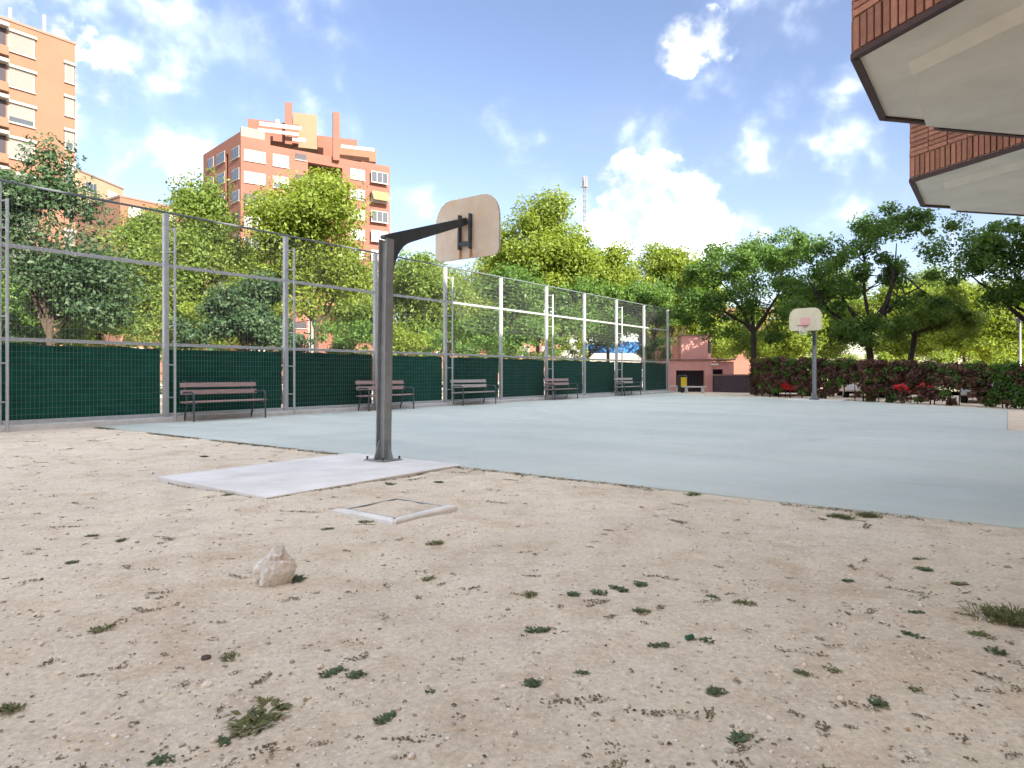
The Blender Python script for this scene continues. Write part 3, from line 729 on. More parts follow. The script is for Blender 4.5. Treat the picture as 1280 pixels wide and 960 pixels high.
# ------------------------------------------------------------------ trees
def leaf_cloud(name, clumps, per, size, r, elong=.5):
    C = []; O = []
    for (c, rad, k) in clumps:
        n = int(per * k); d = r.normal(size=(n, 3)); d /= np.linalg.norm(d, axis=1)[:, None]
        q = rad * r.random(n) ** .45
        C.append(np.array(c) + d * q[:, None] * np.array([1, 1, .72])); O.append(d)
    C = np.concatenate(C); O = np.concatenate(O); n = len(C)
    nrm = O * .7 + r.normal(size=(n, 3)) * .7 + np.array([0, 0, .55]); nrm /= np.linalg.norm(nrm, axis=1)[:, None]
    a = np.cross(nrm, r.normal(size=(n, 3))); a /= np.linalg.norm(a, axis=1)[:, None]; b = np.cross(nrm, a)
    s = size * (.6 + .8 * r.random(n))[:, None]
    bend = nrm * s * .25
    V = np.stack([C - a * s - bend, C + b * s * elong, C + a * s - bend, C - b * s * elong], 1).reshape(-1, 3)
    return fast_mesh(name, V, 4, np.arange(4 * n).reshape(-1, 4))
def limb(mb, r, p0, p1, r0, r1, sag=.12, n=6, sides=6):
    p0 = Vector(p0); p1 = Vector(p1); L_ = (p1 - p0).length; pts = []; rr = []
    side = Vector(r.normal(size=3)) * L_ * .05
    for i in range(n + 1):
        f = i / n; p = p0.lerp(p1, f) + Vector((0, 0, -sag * L_ * 4 * f * (1 - f) * .5)) + side * math.sin(f * math.pi) + Vector(r.normal(size=3)) * .02 * L_ * (0 < i < n)
        pts.append(p); rr.append(r0 + (r1 - r0) * f)
    mb.tube(pts, rr, sides, True); return pts
def make_tree(name, loc, H, lobes, seed, lm, bark=M_bark, nclump=70, per=170, size=.11, crad=.75, trunk_r=.16, fork=None, lean=(0, 0), nlimb=12, elong=.5, limb_to=None):
    """lobes: (x, y, z, rx, ry, rz, weight) around the trunk foot, metres"""
    r = np.random.default_rng(seed); w = np.array([l[6] for l in lobes], float); w /= w.sum(); clumps = []
    for _ in range(nclump):
        l = lobes[r.choice(len(lobes), p=w)]; d = r.normal(size=3); d /= np.linalg.norm(d); q = r.random() ** .38
        c = np.array(l[:3]) + d * np.array(l[3:6]) * q
        clumps.append((c, crad * (.55 + .8 * r.random()), .4 + 1.0 * r.random()))
    t = empty(name, loc)
    fork = fork or H * .35; top = Vector((lean[0], lean[1], fork)); mb = MB()
    mb.tube([(0, 0, -.15), (lean[0] * .1, lean[1] * .1, .25), (lean[0] * .5, lean[1] * .5, fork * .55), top], [trunk_r * 1.35, trunk_r * 1.05, trunk_r * .9, trunk_r * .8], 9)
    tg = limb_to or [clumps[i][0] for i in r.choice(len(clumps), min(nlimb, len(clumps)), replace=False)]
    cl = np.array([c[0] for c in clumps])
    for p in tg:
        s = Vector((lean[0], lean[1], fork)) * (1 - .25 * r.random() * (not limb_to))
        rad0 = trunk_r * (.62 if limb_to else .45)
        pts = limb(mb, r, s, p, rad0, trunk_r * .12, -.10 if limb_to else -.04)
        for k in (2, 3, 4, 5):
            dd = np.linalg.norm(cl - np.array(pts[k]), axis=1); 
            for j in np.argsort(dd)[1 + k % 2:3 + k % 2]: limb(mb, r, pts[k], cl[j], rad0 * .38, trunk_r * .05, -.02, 4, 5)
    mb.build('trunk', bark, t, smooth=True)
    place(leaf_cloud('crown', clumps, per, size, r, elong), 'crown', lm, t)
    return t
def tree_px(name, label, x, ytop, dist, halfw, lm, seed, group=None, sparse=1.0, ybot=None, dens=1.0, size=.12, shape='round', bark=M_bark, **k):
    X = (x - HX) / F * dist; H = EYE + (HY - ytop) / F * dist; Wd = halfw / F * dist
    zb = (EYE + (HY - ybot) / F * dist) if ybot else H * .22
    hc, rz = (H + zb) / 2, (H - zb) / 2
    r = np.random.default_rng(seed + 500)
    if shape == 'round':
        lobes = [(0, 0, hc, Wd * .72, Wd * .72, rz * .80, 3)]
        for i in range(6):
            a = r.random() * 6.28; q = Wd * (.4 + .2 * r.random()); z = hc + rz * r.uniform(-.65, .5)
            lobes.append((math.cos(a) * q, math.sin(a) * q, z, Wd * .42, Wd * .42, rz * .33, 1))
        lobes.append((r.uniform(-.2, .2) * Wd, 0, hc + rz * .62, Wd * .42, Wd * .42, rz * .34, 1.2))
    vol = Wd * Wd * rz
    ncl = int(np.clip(26 + 7.5 * vol ** .62, 34, 170) * dens)
    t = make_tree(name, (X, dist, -.04), H, lobes, seed, lm, bark, nclump=ncl, per=int(330 * sparse), size=size * .74, crad=.30 * (Wd * rz) ** .5 * .9 + .18, trunk_r=.05 + .0075 * H, **k)
    return tag(t, label, 'tree', group)

# ---- behind the fence
tree_px('leafy_tree', 'dark blue green tree close behind the fence beside the first post', 62, 186, 22, 92, M_leafB, 1, ybot=430, dens=1.15, sparse=1.0, size=.105)
tree_px('leafy_tree', 'slender pointed yellow green tree in front of the red brick block corner', 246, 216, 33, 66, M_leafM, 2, ybot=446, size=.13)
tree_px('leafy_tree', 'broad sunlit yellow green tree covering the red brick block', 395, 208, 34, 84, M_leafY, 3, ybot=425, dens=1.25, size=.13)
tree_px('leafy_tree', 'short yellow green tree beside the dark blue green tree', 182, 262, 38, 52, M_leafM, 4, ybot=440, size=.14)
GT = 'sunlit street trees beyond the fence'
tree_px('leafy_tree', 'low loose green tree behind the near backboard arm', 520, 312, 40, 60, M_leafM, 5, ybot=440, size=.14)
tree_px('leafy_tree', 'tallest sunlit yellow green tree right beside the near backboard', 672, 236, 44, 72, M_leafY, 6, ybot=420, size=.15, dens=1.2)
tree_px('leafy_tree', 'yellow green tree below the lattice mast', 760, 300, 50, 68, M_leafY, 7, ybot=420, size=.15)
tree_px('leafy_tree', 'yellow green tree under the heaped white cloud', 838, 305, 54, 72, M_leafY, 8, ybot=420, size=.16)
tree_px('leafy_tree', 'dark low shrubby tree behind the fence middle', 320, 345, 26, 60, M_leafB, 9, ybot=440, size=.11)
tree_px('leafy_tree', 'green shade tree behind the fence in front of the tallest tree', 640, 330, 36, 66, M_leafD, 10, ybot=440, size=.13)
tree_px('leafy_tree', 'dark shade tree above the blue awning behind the fence', 735, 345, 42, 70, M_leafD, 12, ybot=428, size=.13)
tree_px('leafy_tree', 'dark shade tree behind the last fence posts', 812, 350, 44, 55, M_leafD, 13, ybot=418, size=.13)
for i, (x, yt, d, hw, lm, yb) in enumerate([(560, 325, 60, 60, M_leafM, 450), (440, 330, 48, 50, M_leafM, 450), (120, 300, 44, 55, M_leafM, 450), (20, 330, 40, 55, M_leafD, 450), (610, 310, 66, 60, M_leafY, 450), (300, 300, 52, 55, M_leafY, 450)]):
    tree_px('leafy_tree', ('loose green tree behind the low tree by the near backboard arm', 'green tree between the red brick block corner and the near hoop pole', 'green tree behind the dark blue green tree and the cream tower', 'dark green tree at the foot of the salmon block', 'far yellow green tree behind the near backboard', 'yellow green tree between the pointed tree and the broad tree')[i], x, yt, d, hw, lm, 30 + i, GT, ybot=yb, size=.17, sparse=.8)
def shrub(x, ytop, d, hw, lm, seed, label, group=None):
    r = np.random.default_rng(seed); s_ = d / F; H = EYE + (HY - ytop) * s_; Wd = hw * s_
    t = empty('bush', ((x - HX) * s_, d, -.04), 0, label, 'bush', group)
    cl = [((r.uniform(-1, 1) * Wd, r.uniform(-.7, .7), H * (.15 + .75 * r.random() ** .8)), .30 + .25 * r.random(), 1) for _ in range(int(26 + 8 * Wd * H / 4))]
    for _ in range(6): MB().tube([(r.uniform(-.3, .3), r.uniform(-.2, .2), -.1), (r.uniform(-1, 1) * Wd * .7, r.uniform(-.3, .3), H * .7)], [.03, .012], 5).build('stem', M_bark, t)
    place(leaf_cloud('foliage', cl, 130, .07, r), 'foliage', lm, t)
shrub(30, 385, 24, 60, M_leafB, 301, 'dark bush behind the fence below the dark blue green tree')
shrub(130, 380, 26, 60, M_leafM, 302, 'yellowish bush behind the fence left of the first brace post')
shrub(245, 388, 25, 36, M_leafB, 303, 'dark green bush behind the fence above the first bench')
shrub(285, 360, 30, 50, M_leafY, 304, 'sunny yellow green bush behind the second fence bay')
shrub(345, 398, 25, 30, M_leafB, 305, 'small dark bush behind the third main fence post')
shrub(432, 395, 27, 36, M_leafD, 306, 'dark bush behind the fence left of the near hoop pole')
shrub(508, 400, 30, 22, M_leafY, 307, 'bright lime bush behind the fence right of the near hoop pole')
shrub(580, 405, 32, 50, M_leafD, 308, 'low dark bush behind the fence above the third bench')
shrub(655, 405, 36, 45, M_leafD, 309, 'low dark bush behind the fence between third and fourth bench')
shrub(705, 395, 40, 28, M_leafY, 310, 'sunny bush behind the fence above the fourth bench')
shrub(820, 415, 44, 22, M_leafD, 311, 'dark bush behind the end post of the fence')
# ---- behind the hedge
def shade_tree(label, foot_px, dist, lobes_px, limbs_px, seed, fork_y, per=250, crad=.7, lean_px=0, tr=.2, ncl=80, lm=M_leafD):
    X = (foot_px - HX) / F * dist; s = dist / F; r = np.random.default_rng(seed)
    H = EYE + (HY - 245) * s; fk = EYE + (HY - fork_y) * s
    lobes = [((x - foot_px) * s, dy, EYE + (HY - y) * s, rx * s, rx * s * .9, ry * s, w) for (x, y, rx, ry, w, dy) in lobes_px]
    lt = [((x - foot_px) * s, dy, EYE + (HY - y) * s) for (x, y, dy) in limbs_px]
    t = make_tree('shade_tree', (X, dist, -.04), H, lobes, seed, lm, M_barkd, nclump=ncl, per=per, size=.082, crad=crad, trunk_r=tr, fork=fk, lean=(lean_px * s, 0), limb_to=lt)
    return tag(t, label, 'tree')
shade_tree('spreading dark shade tree with open forked limbs behind the far hoop', 1092, 31,
           [(1085, 285, 48, 30, 1.2, 0), (1150, 278, 40, 20, .6, 0), (1015, 322, 58, 30, 1.5, 0), (1080, 345, 90, 30, 1.6, 1), (1155, 340, 55, 34, .9, -.5), (1000, 370, 60, 22, 1, 0), (1085, 412, 60, 18, .8, 0), (1165, 385, 45, 20, .6, 0)],
           [(1082, 290, 0), (1130, 300, .6), (1005, 350, -.4), (1165, 350, .5), (1045, 335, .8), (1095, 320, -.8)], 71, 418, tr=.17, ncl=118, crad=.60, lean_px=-7)
shade_tree('dense dark shade tree standing over the dark wall beside the pink hut', 942, 36,
           [(930, 335, 65, 36, 1.8, 0), (880, 360, 62, 30, 1.5, 0), (978, 312, 50, 26, 1.2, 0), (990, 370, 48, 28, 1.1, 0), (890, 388, 62, 14, .8, 0), (935, 415, 50, 14, .5, 0)],
           [(900, 350, 0), (925, 330, .6), (975, 330, -.4), (985, 375, .5), (950, 360, .8), (880, 385, 0)], 72, 415, tr=.16, ncl=132, crad=.72)
shade_tree('dark shade tree beside the lamp post reaching under the brick bays', 1300, 29,
           [(1255, 300, 40, 26, 1.2, 0), (1225, 330, 35, 20, .8, 0), (1290, 320, 50, 35, 1.2, 0), (1350, 330, 50, 40, 1, 0), (1265, 365, 40, 18, .8, 0)],
           [(1250, 320, 0), (1225, 340, .6), (1300, 310, -.4), (1350, 350, .5), (1270, 370, .5)], 73, 410, tr=.2, ncl=70, crad=.6)
shade_tree('small leaning tree between the spreading shade tree and the lamp post', 1132, 33,
           [(1170, 380, 35, 20, 1, 0), (1205, 400, 30, 16, .8, 0), (1150, 400, 25, 14, .7, 0)],
           [(1165, 390, 0), (1200, 400, .4), (1150, 400, -.4)], 74, 415, tr=.15, ncl=32, crad=.5, lean_px=12, lm=M_leafM)
for i, (x, yt, d, hw, lm, yb) in enumerate([(880, 385, 62, 40, M_leafY, 455), (1000, 370, 56, 45, M_leafY, 455), (1045, 330, 60, 60, M_leafM, 455), (1120, 350, 54, 55, M_leafY, 458), (1205, 345, 50, 50, M_leafY, 458), (1255, 355, 46, 50, M_leafY, 458), (1320, 320, 52, 60, M_leafY, 458), (940, 380, 70, 50, M_leafM, 455), (1165, 330, 72, 60, M_leafM, 458), (900, 400, 78, 40, M_leafY, 455)]):
    tree_px('leafy_tree', ('yellow tree directly behind the upper box of the pink hut', 'sunlit tree behind the far backboard', 'green tree behind the spreading shade tree, on its hoop side', 'sunlit tree behind the trunk of the spreading shade tree', 'sunlit tree above the small leaning tree', 'sunlit tree beside the slim lamp post', 'sunlit tree under the brick bays past the slim lamp post', 'green tree behind the trunk of the dense dark shade tree', 'tall green tree below the tall thin lamp post', 'far yellow tree between the pink hut and the dense shade tree')[i], x, yt, d, hw, lm, 50 + i, 'sunlit trees beyond the hedge', ybot=yb, size=.16, sparse=.85)

# ------------------------------------------------------------------ hedge
def build_hedge():
    pts = [(942, 494.5, 1.88), (960, 496, 1.92), (1020, 499, 1.80), (1085, 502.5, 1.68), (1160, 506, 1.56), (1240, 510, 1.45), (1330, 516, 1.35)]
    base = []
    for x, y, h in pts:
        g = G(x, y); k = (g.length + 1.1) / g.length; base.append((Vector((g.x * k, g.y * k, 0)), h))
    r = np.random.default_rng(17); root = empty('hedge', base[2][0], 0, 'long purple brown clipped hedge with bare stems at its foot behind the far hoop', 'hedge')
    o0 = base[2][0]; clR = []; clG = []
    for i in range(len(base) - 1):
        (a, ha), (b, hb_) = base[i], base[i + 1]; L_ = (b - a).length; n = int(L_ * 52)
        for _ in range(n):
            f = r.random(); p = a.lerp(b, f) - o0; h = ha + (hb_ - ha) * f
            z = h * (.06 + .88 * r.random() ** .75)
            q_ = a.lerp(b, f); px_ = HX + F * q_.x / q_.y
            if z < .42 * h and any(abs(px_ - g0) < g1 for g0, g1 in ((985, 11), (1062, 12), (1131, 12), (1200, 14))) and r.random() < .85: continue
            dd = r.uniform(-.38, .38)
            c = (p.x, p.y + dd, min(z, h - .12) + .10 * noise.noise((p.x * 1.3, p.y * 1.3, 1)) * (z > .6 * h)); (clG if r.random() < .27 or i == 5 and r.random() < .6 else clR).append((c, .17 + .10 * r.random(), .6 + .8 * r.random()))
        for _ in range(int(L_ * 3.2)):
            f = r.random(); p = a.lerp(b, f) - o0; h = ha + (hb_ - ha) * f; dd = r.uniform(-.2, .2)
            MB().tube([(p.x, p.y + dd, -.1), (p.x + r.normal() * .05, p.y + dd, h * .4), (p.x + r.normal() * .15, p.y + dd + r.normal() * .1, h * .85)], [.022, .016, .008], 5).build('stem', M_barkd, root)
    place(leaf_cloud('purple_foliage', clR, 85, .062, r, .55), 'purple_foliage', M_leafR, root)
    place(leaf_cloud('green_foliage', clG, 85, .062, r, .55), 'green_foliage', M_leafD, root)
build_hedge()
# light green bushes beyond the hedge
for i, (x, y, d, hw) in enumerate([(1110, 436, 44, 42), (1200, 432, 42, 45), (1270, 436, 40, 40), (1040, 438, 46, 40)]):
    r = np.random.default_rng(200 + i); s = d / F; H = EYE + (HY - y) * s; Wd = hw * s
    t = empty('bush', ((x - HX) * s, d, -.04), 0, ('light green bush beyond the hedge behind the spreading shade tree trunk', 'light green bush beyond the hedge behind the small leaning tree', 'light green bush beyond the hedge at the slim lamp post', 'light green bush beyond the hedge behind the far hoop pole')[i], 'bush', 'light green bushes beyond the hedge')
    cl = [((r.uniform(-1, 1) * Wd, r.uniform(-.6, .6), H * (.2 + .68 * r.random())), .45, 1) for _ in range(40)]
    for _ in range(7): MB().tube([(r.uniform(-.3, .3), r.uniform(-.2, .2), -.1), (r.uniform(-1, 1) * Wd * .7, r.uniform(-.3, .3), H * .7)], [.03, .012], 5).build('stem', M_bark, t)
    place(leaf_cloud('foliage', cl, 90, .09, r), 'foliage', M_leafY, t)

# ------------------------------------------------------------------ pink hut, bin, low wall, far benches
def build_hut():
    D = 41.0; s = D / F
    def at(x, y, d=D): return A(x, y, d)
    c = at(860, HY, D); root = empty('pink_hut', (c.x, D, -.04), -.12, 'pink rendered hut with a smaller box on its roof at the court corner', 'hut')
    def X(px): return (px - 860) * s
    def Z(py): return EYE + .04 + (HY - py) * s
    # main body: walls round a dark opening
    m = MB(); m.box(X(833), X(845.5), 0, 2.6, -.1, Z(450.5)); m.box(X(845.5), X(880), 0, 2.6, Z(463), Z(450.5)); m.box(X(880), X(890), 0, 2.6, -.1, Z(450.5))
    m.box(X(845.5), X(880), .9, 2.6, -.1, Z(463)); m.box(X(890), X(903), .15, 2.6, Z(461.5), Z(452)); m.box(X(903), X(916), .15, 2.6, -.1, Z(452)); m.box(X(890), X(903), .8, 2.6, -.1, Z(461.5))
    m.build('wall', M_hut, root)
    rf = MB().box(X(831.5), X(917.5), -.08, 2.7, Z(450.4), Z(448.8)).build('roof', M_hutroof, root, bevel=.01)
    m = MB(); m.box(X(845.6), X(879.9), .35, .40, -.05, Z(463.2)); g = m.build('gate', M_dark, root)
    for k in range(9): MB().box(X(846) + k * (X(879.5) - X(846)) / 8.2, X(846) + k * (X(879.5) - X(846)) / 8.2 + .04, .30, .35, -.02, Z(463.4)).build('gate_bar', M_trim, g)
    MB().box(X(890.1), X(902.9), .45, .5, -.05, Z(461.7)).build('side_door', M_dark, root)
    MB().slab([(0, 0), (.42, 0), (.42, .10), (0, .10)], (X(888), -.02, Z(456.5)), (1, 0, 0), (0, 0, 1), .06).build('wall_lamp', M_frame, root)
    up = MB(); up.box(X(853), X(885), .35, 2.2, Z(448.7), Z(419.5)); ub = up.build('upper_box', M_hut, root)
    up = MB(); up.add([(X(885.1), .45, Z(448.7)), (X(892), 1.1, Z(448.7)), (X(892), 2.15, Z(448.7)), (X(885.1), 2.15, Z(448.7)), (X(885.1), .45, Z(420.5)), (X(892), 1.1, Z(420.5)), (X(892), 2.15, Z(420.5)), (X(885.1), 2.15, Z(420.5))],
           [(0, 3, 2, 1), (4, 5, 6, 7), (0, 1, 5, 4), (1, 2, 6, 5), (2, 3, 7, 6), (3, 0, 4, 7)]); up.build('upper_return', M_hut, root)
    MB().box(X(852), X(893), .3, 2.25, Z(419.4), Z(418.2)).build('upper_roof', M_hutroof, root)
    d = Vector((X(892) - X(885.1), .65, 0)).normalized()
    MB().slab([(.08, 0), (.62, 0), (.62, .75), (.08, .75)], Vector((X(885.1), .45, Z(441))) , d, (0, 0, 1), .02).build('vent_window', M_dark, root)
    # bin with a yellow notice
    b = at(853, HY, 39.6); t = empty('litter_bin', (b.x, 39.6, -.04), 0, 'black litter bin with a yellow notice in front of the pink hut', 'litter bin'); s2 = 39.6 / F
    m = MB(); m.tube([(0, 0, 0), (0, 0, .12), (0, 0, .14), (0, 0, .95), (0, 0, 1.0)], [.10, .10, .27, .30, .27], 14); m.build('body', M_binm, t, smooth=True)
    MB().box(-.17, .17, -.335, -.318, .38, .92).build('notice', M_yellow, t); MB().tube([(0, 0, 1.0), (0, 0, 1.06)], [.32, .2], 14).build('lid', M_binm, t, smooth=True)
    # dark low wall of boards
    p0 = G(892, 489.5); p1 = G(942, 490.5); d = p1 - p0; L_ = d.length; t = empty('low_wall', (p0.x, p0.y, -.04), math.atan2(d.y, d.x), 'low dark purple brick wall between the pink hut and the hedge', 'wall')
    MB().box(0, L_, 0, .25, -.1, 1.02).build('wall_core', M_dwall, t)
    MB().box(-.03, L_ + .03, -.04, .29, 1.02, 1.10).build('coping', M_hutroof, t)
    bk = MB().box(-.2, .2, -.018, 0, 0, .115).mesh(bevel=.006)
    n = int(L_ / .42)
    for j in range(8):
        for i in range(n): place(bk, 'block', M_dwall, t, ((i + .5 + (.25 if j % 2 else -.25)) * L_ / n if 0 < i < n - 1 else (i + .5) * L_ / n, 0, j * .127 + .002))
    # backless slab benches
    for (x, y, lab) in ((836, 489.5, 'backless stone bench left of the litter bin by the pink hut'), (868, 491, 'backless stone bench on the hut side of the low dark wall')):
        g = G(x, y); t = empty('stone_bench', (g.x, g.y, -.04), -.15, lab, 'bench')
        MB().box(-.68, .68, -.2, .2, .34, .42).build('seat', M_conc, t, bevel=.012)
        for sx in (-.45, .45): MB().box(sx - .07, sx + .07, -.15, .15, -.05, .339).build('leg', M_conc, t)
build_hut()

# ------------------------------------------------------------------ cars, awning, lamp posts, mast
def make_car(paint):
    t = empty('parked_car')
    side = [(-2.05, .32), (-2.08, .62), (-1.95, .88), (-1.55, .98), (-.95, 1.02), (-.35, 1.40), (.15, 1.47), (1.05, 1.45), (1.55, 1.30), (1.95, .98), (2.05, .85), (2.05, .38), (1.95, .30), (-1.95, .25)]
    vs = []; n = len(side)
    for (y, k) in ((-.86, 0), (-.60, 1), (.60, 1), (.86, 0)):
        for x, z in side:
            yy = y if k else y * (1 - .22 * max(0, (z - .95) / .5)); zz = z if k else z - .03 * (z > .8); vs.append((x * (1 if k else .97), yy, zz))
    fs = [(j * n + i, j * n + (i + 1) % n, (j + 1) * n + (i + 1) % n, (j + 1) * n + i) for j in range(3) for i in range(n)] + [tuple(range(n - 1, -1, -1)), tuple(3 * n + i for i in range(n))]
    MB().add(vs, fs).build('body', paint, t, smooth=True)
    for sy in (-1, 1):
        for a in ([(-.80, 1.04), (-.02, 1.04), (-.02, 1.36), (-.36, 1.33)], [(.04, 1.04), (.92, 1.04), (.92, 1.36), (.04, 1.37)], [(.98, 1.04), (1.62, 1.08), (1.42, 1.25), (.98, 1.35)]):
            vs = [(x * .97, sy * (.86 * (1 - .22 * max(0, (z - .95) / .5)) + .006), z) for x, z in a]; vs += [(x, y - sy * .02, z) for x, y, z in vs]
            MB().add(vs, [(0, 1, 2, 3), (7, 6, 5, 4), (0, 4, 5, 1), (1, 5, 6, 2), (2, 6, 7, 3), (3, 7, 4, 0)]).build('window', M_glass, t)
        for sx in (-1.28, 1.28):
            w = MB().tube([(sx, sy * .88, .31), (sx, sy * .66, .31)], .31, 18).build('wheel', M_tyre, t, smooth=True)
            MB().tube([(sx, sy * .89, .31), (sx, sy * .86, .31)], .19, 12).build('rim', M_hub, w, smooth=True)
        MB().box(2.0, 2.06, sy * .62 - .14, sy * .62 + .14, .68, .86).build('tail_lamp', M_lampred, t)
        MB().box(-2.075, -1.98, sy * .62 - .16, sy * .62 + .16, .64, .78).build('headlight', M_frame, t)
    MB().add([(-.92, -.56, 1.06), (-.92, .56, 1.06), (-.40, .52, 1.39), (-.40, -.52, 1.39)], [(0, 1, 2, 3)]).build('windscreen', M_glass, t)
    MB().add([(1.12, -.54, 1.455), (1.58, -.54, 1.305), (1.58, .54, 1.305), (1.12, .54, 1.455)], [(0, 1, 2, 3)]).build('rear_window', M_glass, t)
    return t
CARS = [(985, 500.5, 8.2, M_redpaint, 'red hatchback parked behind the hedge on the hut side of the far hoop', math.radians(255)), (1075, 501, 6.6, M_whitepaint, 'white car parked behind the hedge between the two red cars', math.radians(250)),
        (1138, 503, 5.6, M_redpaint, 'red hatchback parked behind the hedge between white and silver cars', math.radians(240)), (1235, 508, 5.0, M_greypaint, 'silver car parked behind the hedge next to the lamp post', math.radians(235))]
for x, y, back, pm, lab, rz in CARS:
    g = G(x, y); k = (g.length + back) / g.length; c = make_car(pm); c.location = (g.x * k, g.y * k, -.04); c.rotation_euler = (0, 0, rz); tag(c, lab, 'car', 'parked cars behind the hedge')
for x, d, pm, lab in ((742, 47, M_whitepaint, 'white car parked behind the fence under the blue awning'), (792, 50, M_greypaint, 'silver car parked behind the last fence bays')):
    p = A(x, HY, d); c = make_car(pm); c.location = (p.x, p.y, -.04); c.rotation_euler = (0, 0, .1); tag(c, lab, 'car')
p = A(762, HY, 56); t = empty('blue_awning', (p.x, 56, -.04), 0, 'bright blue shop awning on posts beyond the fence', 'awning'); s = 56 / F
MB().slab([(-2.5, 0), (2.6, 0), (2.6, .95), (.9, .95), (.9, .75), (-2.5, .75)], (0, 0, EYE + 26 * s), (1, 0, 0), (0, 0, 1), .9).build('canopy', M_blue, t)
for x in (-2.3, 2.4): MB().tube([(x, -.5, -.05), (x, -.5, EYE + 26 * s)], .05, 8).build('post', M_galv, t)
def lamp_post(x, ytop, d, lab, arm=True):
    p = A(x, HY, d); H = EYE + (HY - ytop) * d / F; t = empty('lamp_post', (p.x, d, -.04), 0, lab, 'lamp post')
    MB().tube([(0, 0, -.1), (0, 0, .9), (0, 0, .95), (0, 0, H)], [.09, .09, .06, .045], 10).build('pole', M_galv, t, smooth=True)
    MB().tube([(0, 0, H - .02), (0, 0, H + .03), (0, 0, H + .22), (0, 0, H + .30)], [.05, .16, .24, .05], 12).build('lantern', M_galv, t, smooth=True)
lamp_post(1275, 402, 36, 'slim grey lamp post beside the dark shade tree')
lamp_post(1190, 288, 70, 'tall thin lamp post rising over the trees beyond the hedge')
lamp_post(503, 415, 45, 'short grey lamp post behind the fence near the middle benches')
def mast():
    D = 170; p = A(731, HY, D); H = EYE + (HY - 226) * D / F; t = empty('lattice_mast', (p.x, D, -.04), .3, 'tall thin lattice communications mast above the trees', 'mast'); w = .24
    for sx in (-1, 1):
        for sy in (-1, 1): MB().tube([(sx * w, sy * w, -.2), (sx * w, sy * w, H)], .06, 5).build('leg', M_mast, t)
    m = MB(); z = 20; k = 0
    while z < H - 1.4:
        for a, b in (((-w, -w), (w, -w)), ((w, -w), (w, w)), ((w, w), (-w, w)), ((-w, w), (-w, -w))):
            if k % 2: a, b = b, a
            m.tube([(a[0], a[1], z), (b[0], b[1], z + 1.3)], .05, 4)
        z += 1.3; k += 1
    m.build('bracing', M_mast, t); MB().box(-.7, .7, -.7, .7, H - 1.6, H - 1.4).build('platform', M_mast, t)
    for a in range(3): MB().box(0.5 * math.cos(a * 2.1) - .15, 0.5 * math.cos(a * 2.1) + .15, 0.5 * math.sin(a * 2.1) - .15, 0.5 * math.sin(a * 2.1) + .15, H - 1.3, H + 1.2).build('antenna', M_mast, t)
mast()

# ------------------------------------------------------------------ apartment blocks
class Facade:
    """a vertical plane from a to b (left to right seen from us); pixels are read on to it"""
    def __init__(s, a, b):
        s.a = Vector((a[0], a[1], 0)); s.d = (Vector((b[0], b[1], 0)) - s.a); s.L = s.d.length; s.d.normalize(); s.n = Vector((s.d.y, -s.d.x, 0))
    def st(s, x, y):
        r = Vector(((x - HX) / F, 1, (HY - y) / F)); t = s.a.dot(s.n) / r.dot(s.n); p = r * t; return (p - s.a).dot(s.d), EYE + p.z
    def box(s, s0, s1, z0, z1, o0, o1):
        m = MB(); P = lambda q, o, z: s.a + s.d * q + s.n * o + Vector((0, 0, z))
        vs = [P(s0, o0, z0), P(s1, o0, z0), P(s1, o1, z0), P(s0, o1, z0), P(s0, o0, z1), P(s1, o0, z1), P(s1, o1, z1), P(s0, o1, z1)]
        return m.add(vs, [(0, 1, 2, 3), (7, 6, 5, 4), (4, 5, 1, 0), (5, 6, 2, 1), (6, 7, 3, 2), (7, 4, 0, 3)])
def window(fc, root, s0, s1, z0, z1, kind='blind', o=Vector((0, 0, 0))):
    w = fc.box(s0, s1, z0, z1, -.05, .05).build('window', M_bframe if kind != 'dark' else M_dark, root)
    pm = {'blind': M_blind, 'grey': M_grey_blind, 'glass': M_glass, 'dark': M_dark, 'awning': M_awn}[kind]; e = .09
    if kind == 'half':
        pass
    if kind in ('glass',):
        n = 3
        for k in range(n): fc.box(s0 + e + k * (s1 - s0 - e) / n, s0 + (k + 1) * (s1 - s0 - e) / n, z0 + e, z1 - e, .05, .06).build('pane', pm, w)
    elif kind == 'awning':
        P = lambda q, oo, z: fc.a + fc.d * q + fc.n * oo + Vector((0, 0, z))
        vs = [P(s0, .1, z1), P(s1, .1, z1), P(s1, 1.0, z0 + .2), P(s0, 1.0, z0 + .2)]; vs += [v + Vector((0, 0, -.06)) for v in vs]
        MB().add(vs, [(0, 1, 2, 3), (7, 6, 5, 4), (0, 4, 5, 1), (1, 5, 6, 2), (2, 6, 7, 3), (3, 7, 4, 0)]).build('awning', pm, w)
    else:
        zs = z0 + (z1 - z0) * (.0 if rnd.random() < .6 else rnd.uniform(.2, .45))
        fc.box(s0 + e, s1 - e, max(zs, z0 + e), z1 - e, .05, .075).build('blind', pm, w)
        if zs > z0 + e: fc.box(s0 + e, s1 - e, z0 + e, zs - .01, .05, .06).build('pane', M_glass, w)
    fc.box(s0 - .08, s1 + .08, z0 - .09, z0 - .005, .0, .16).build('sill', M_bframe, w)

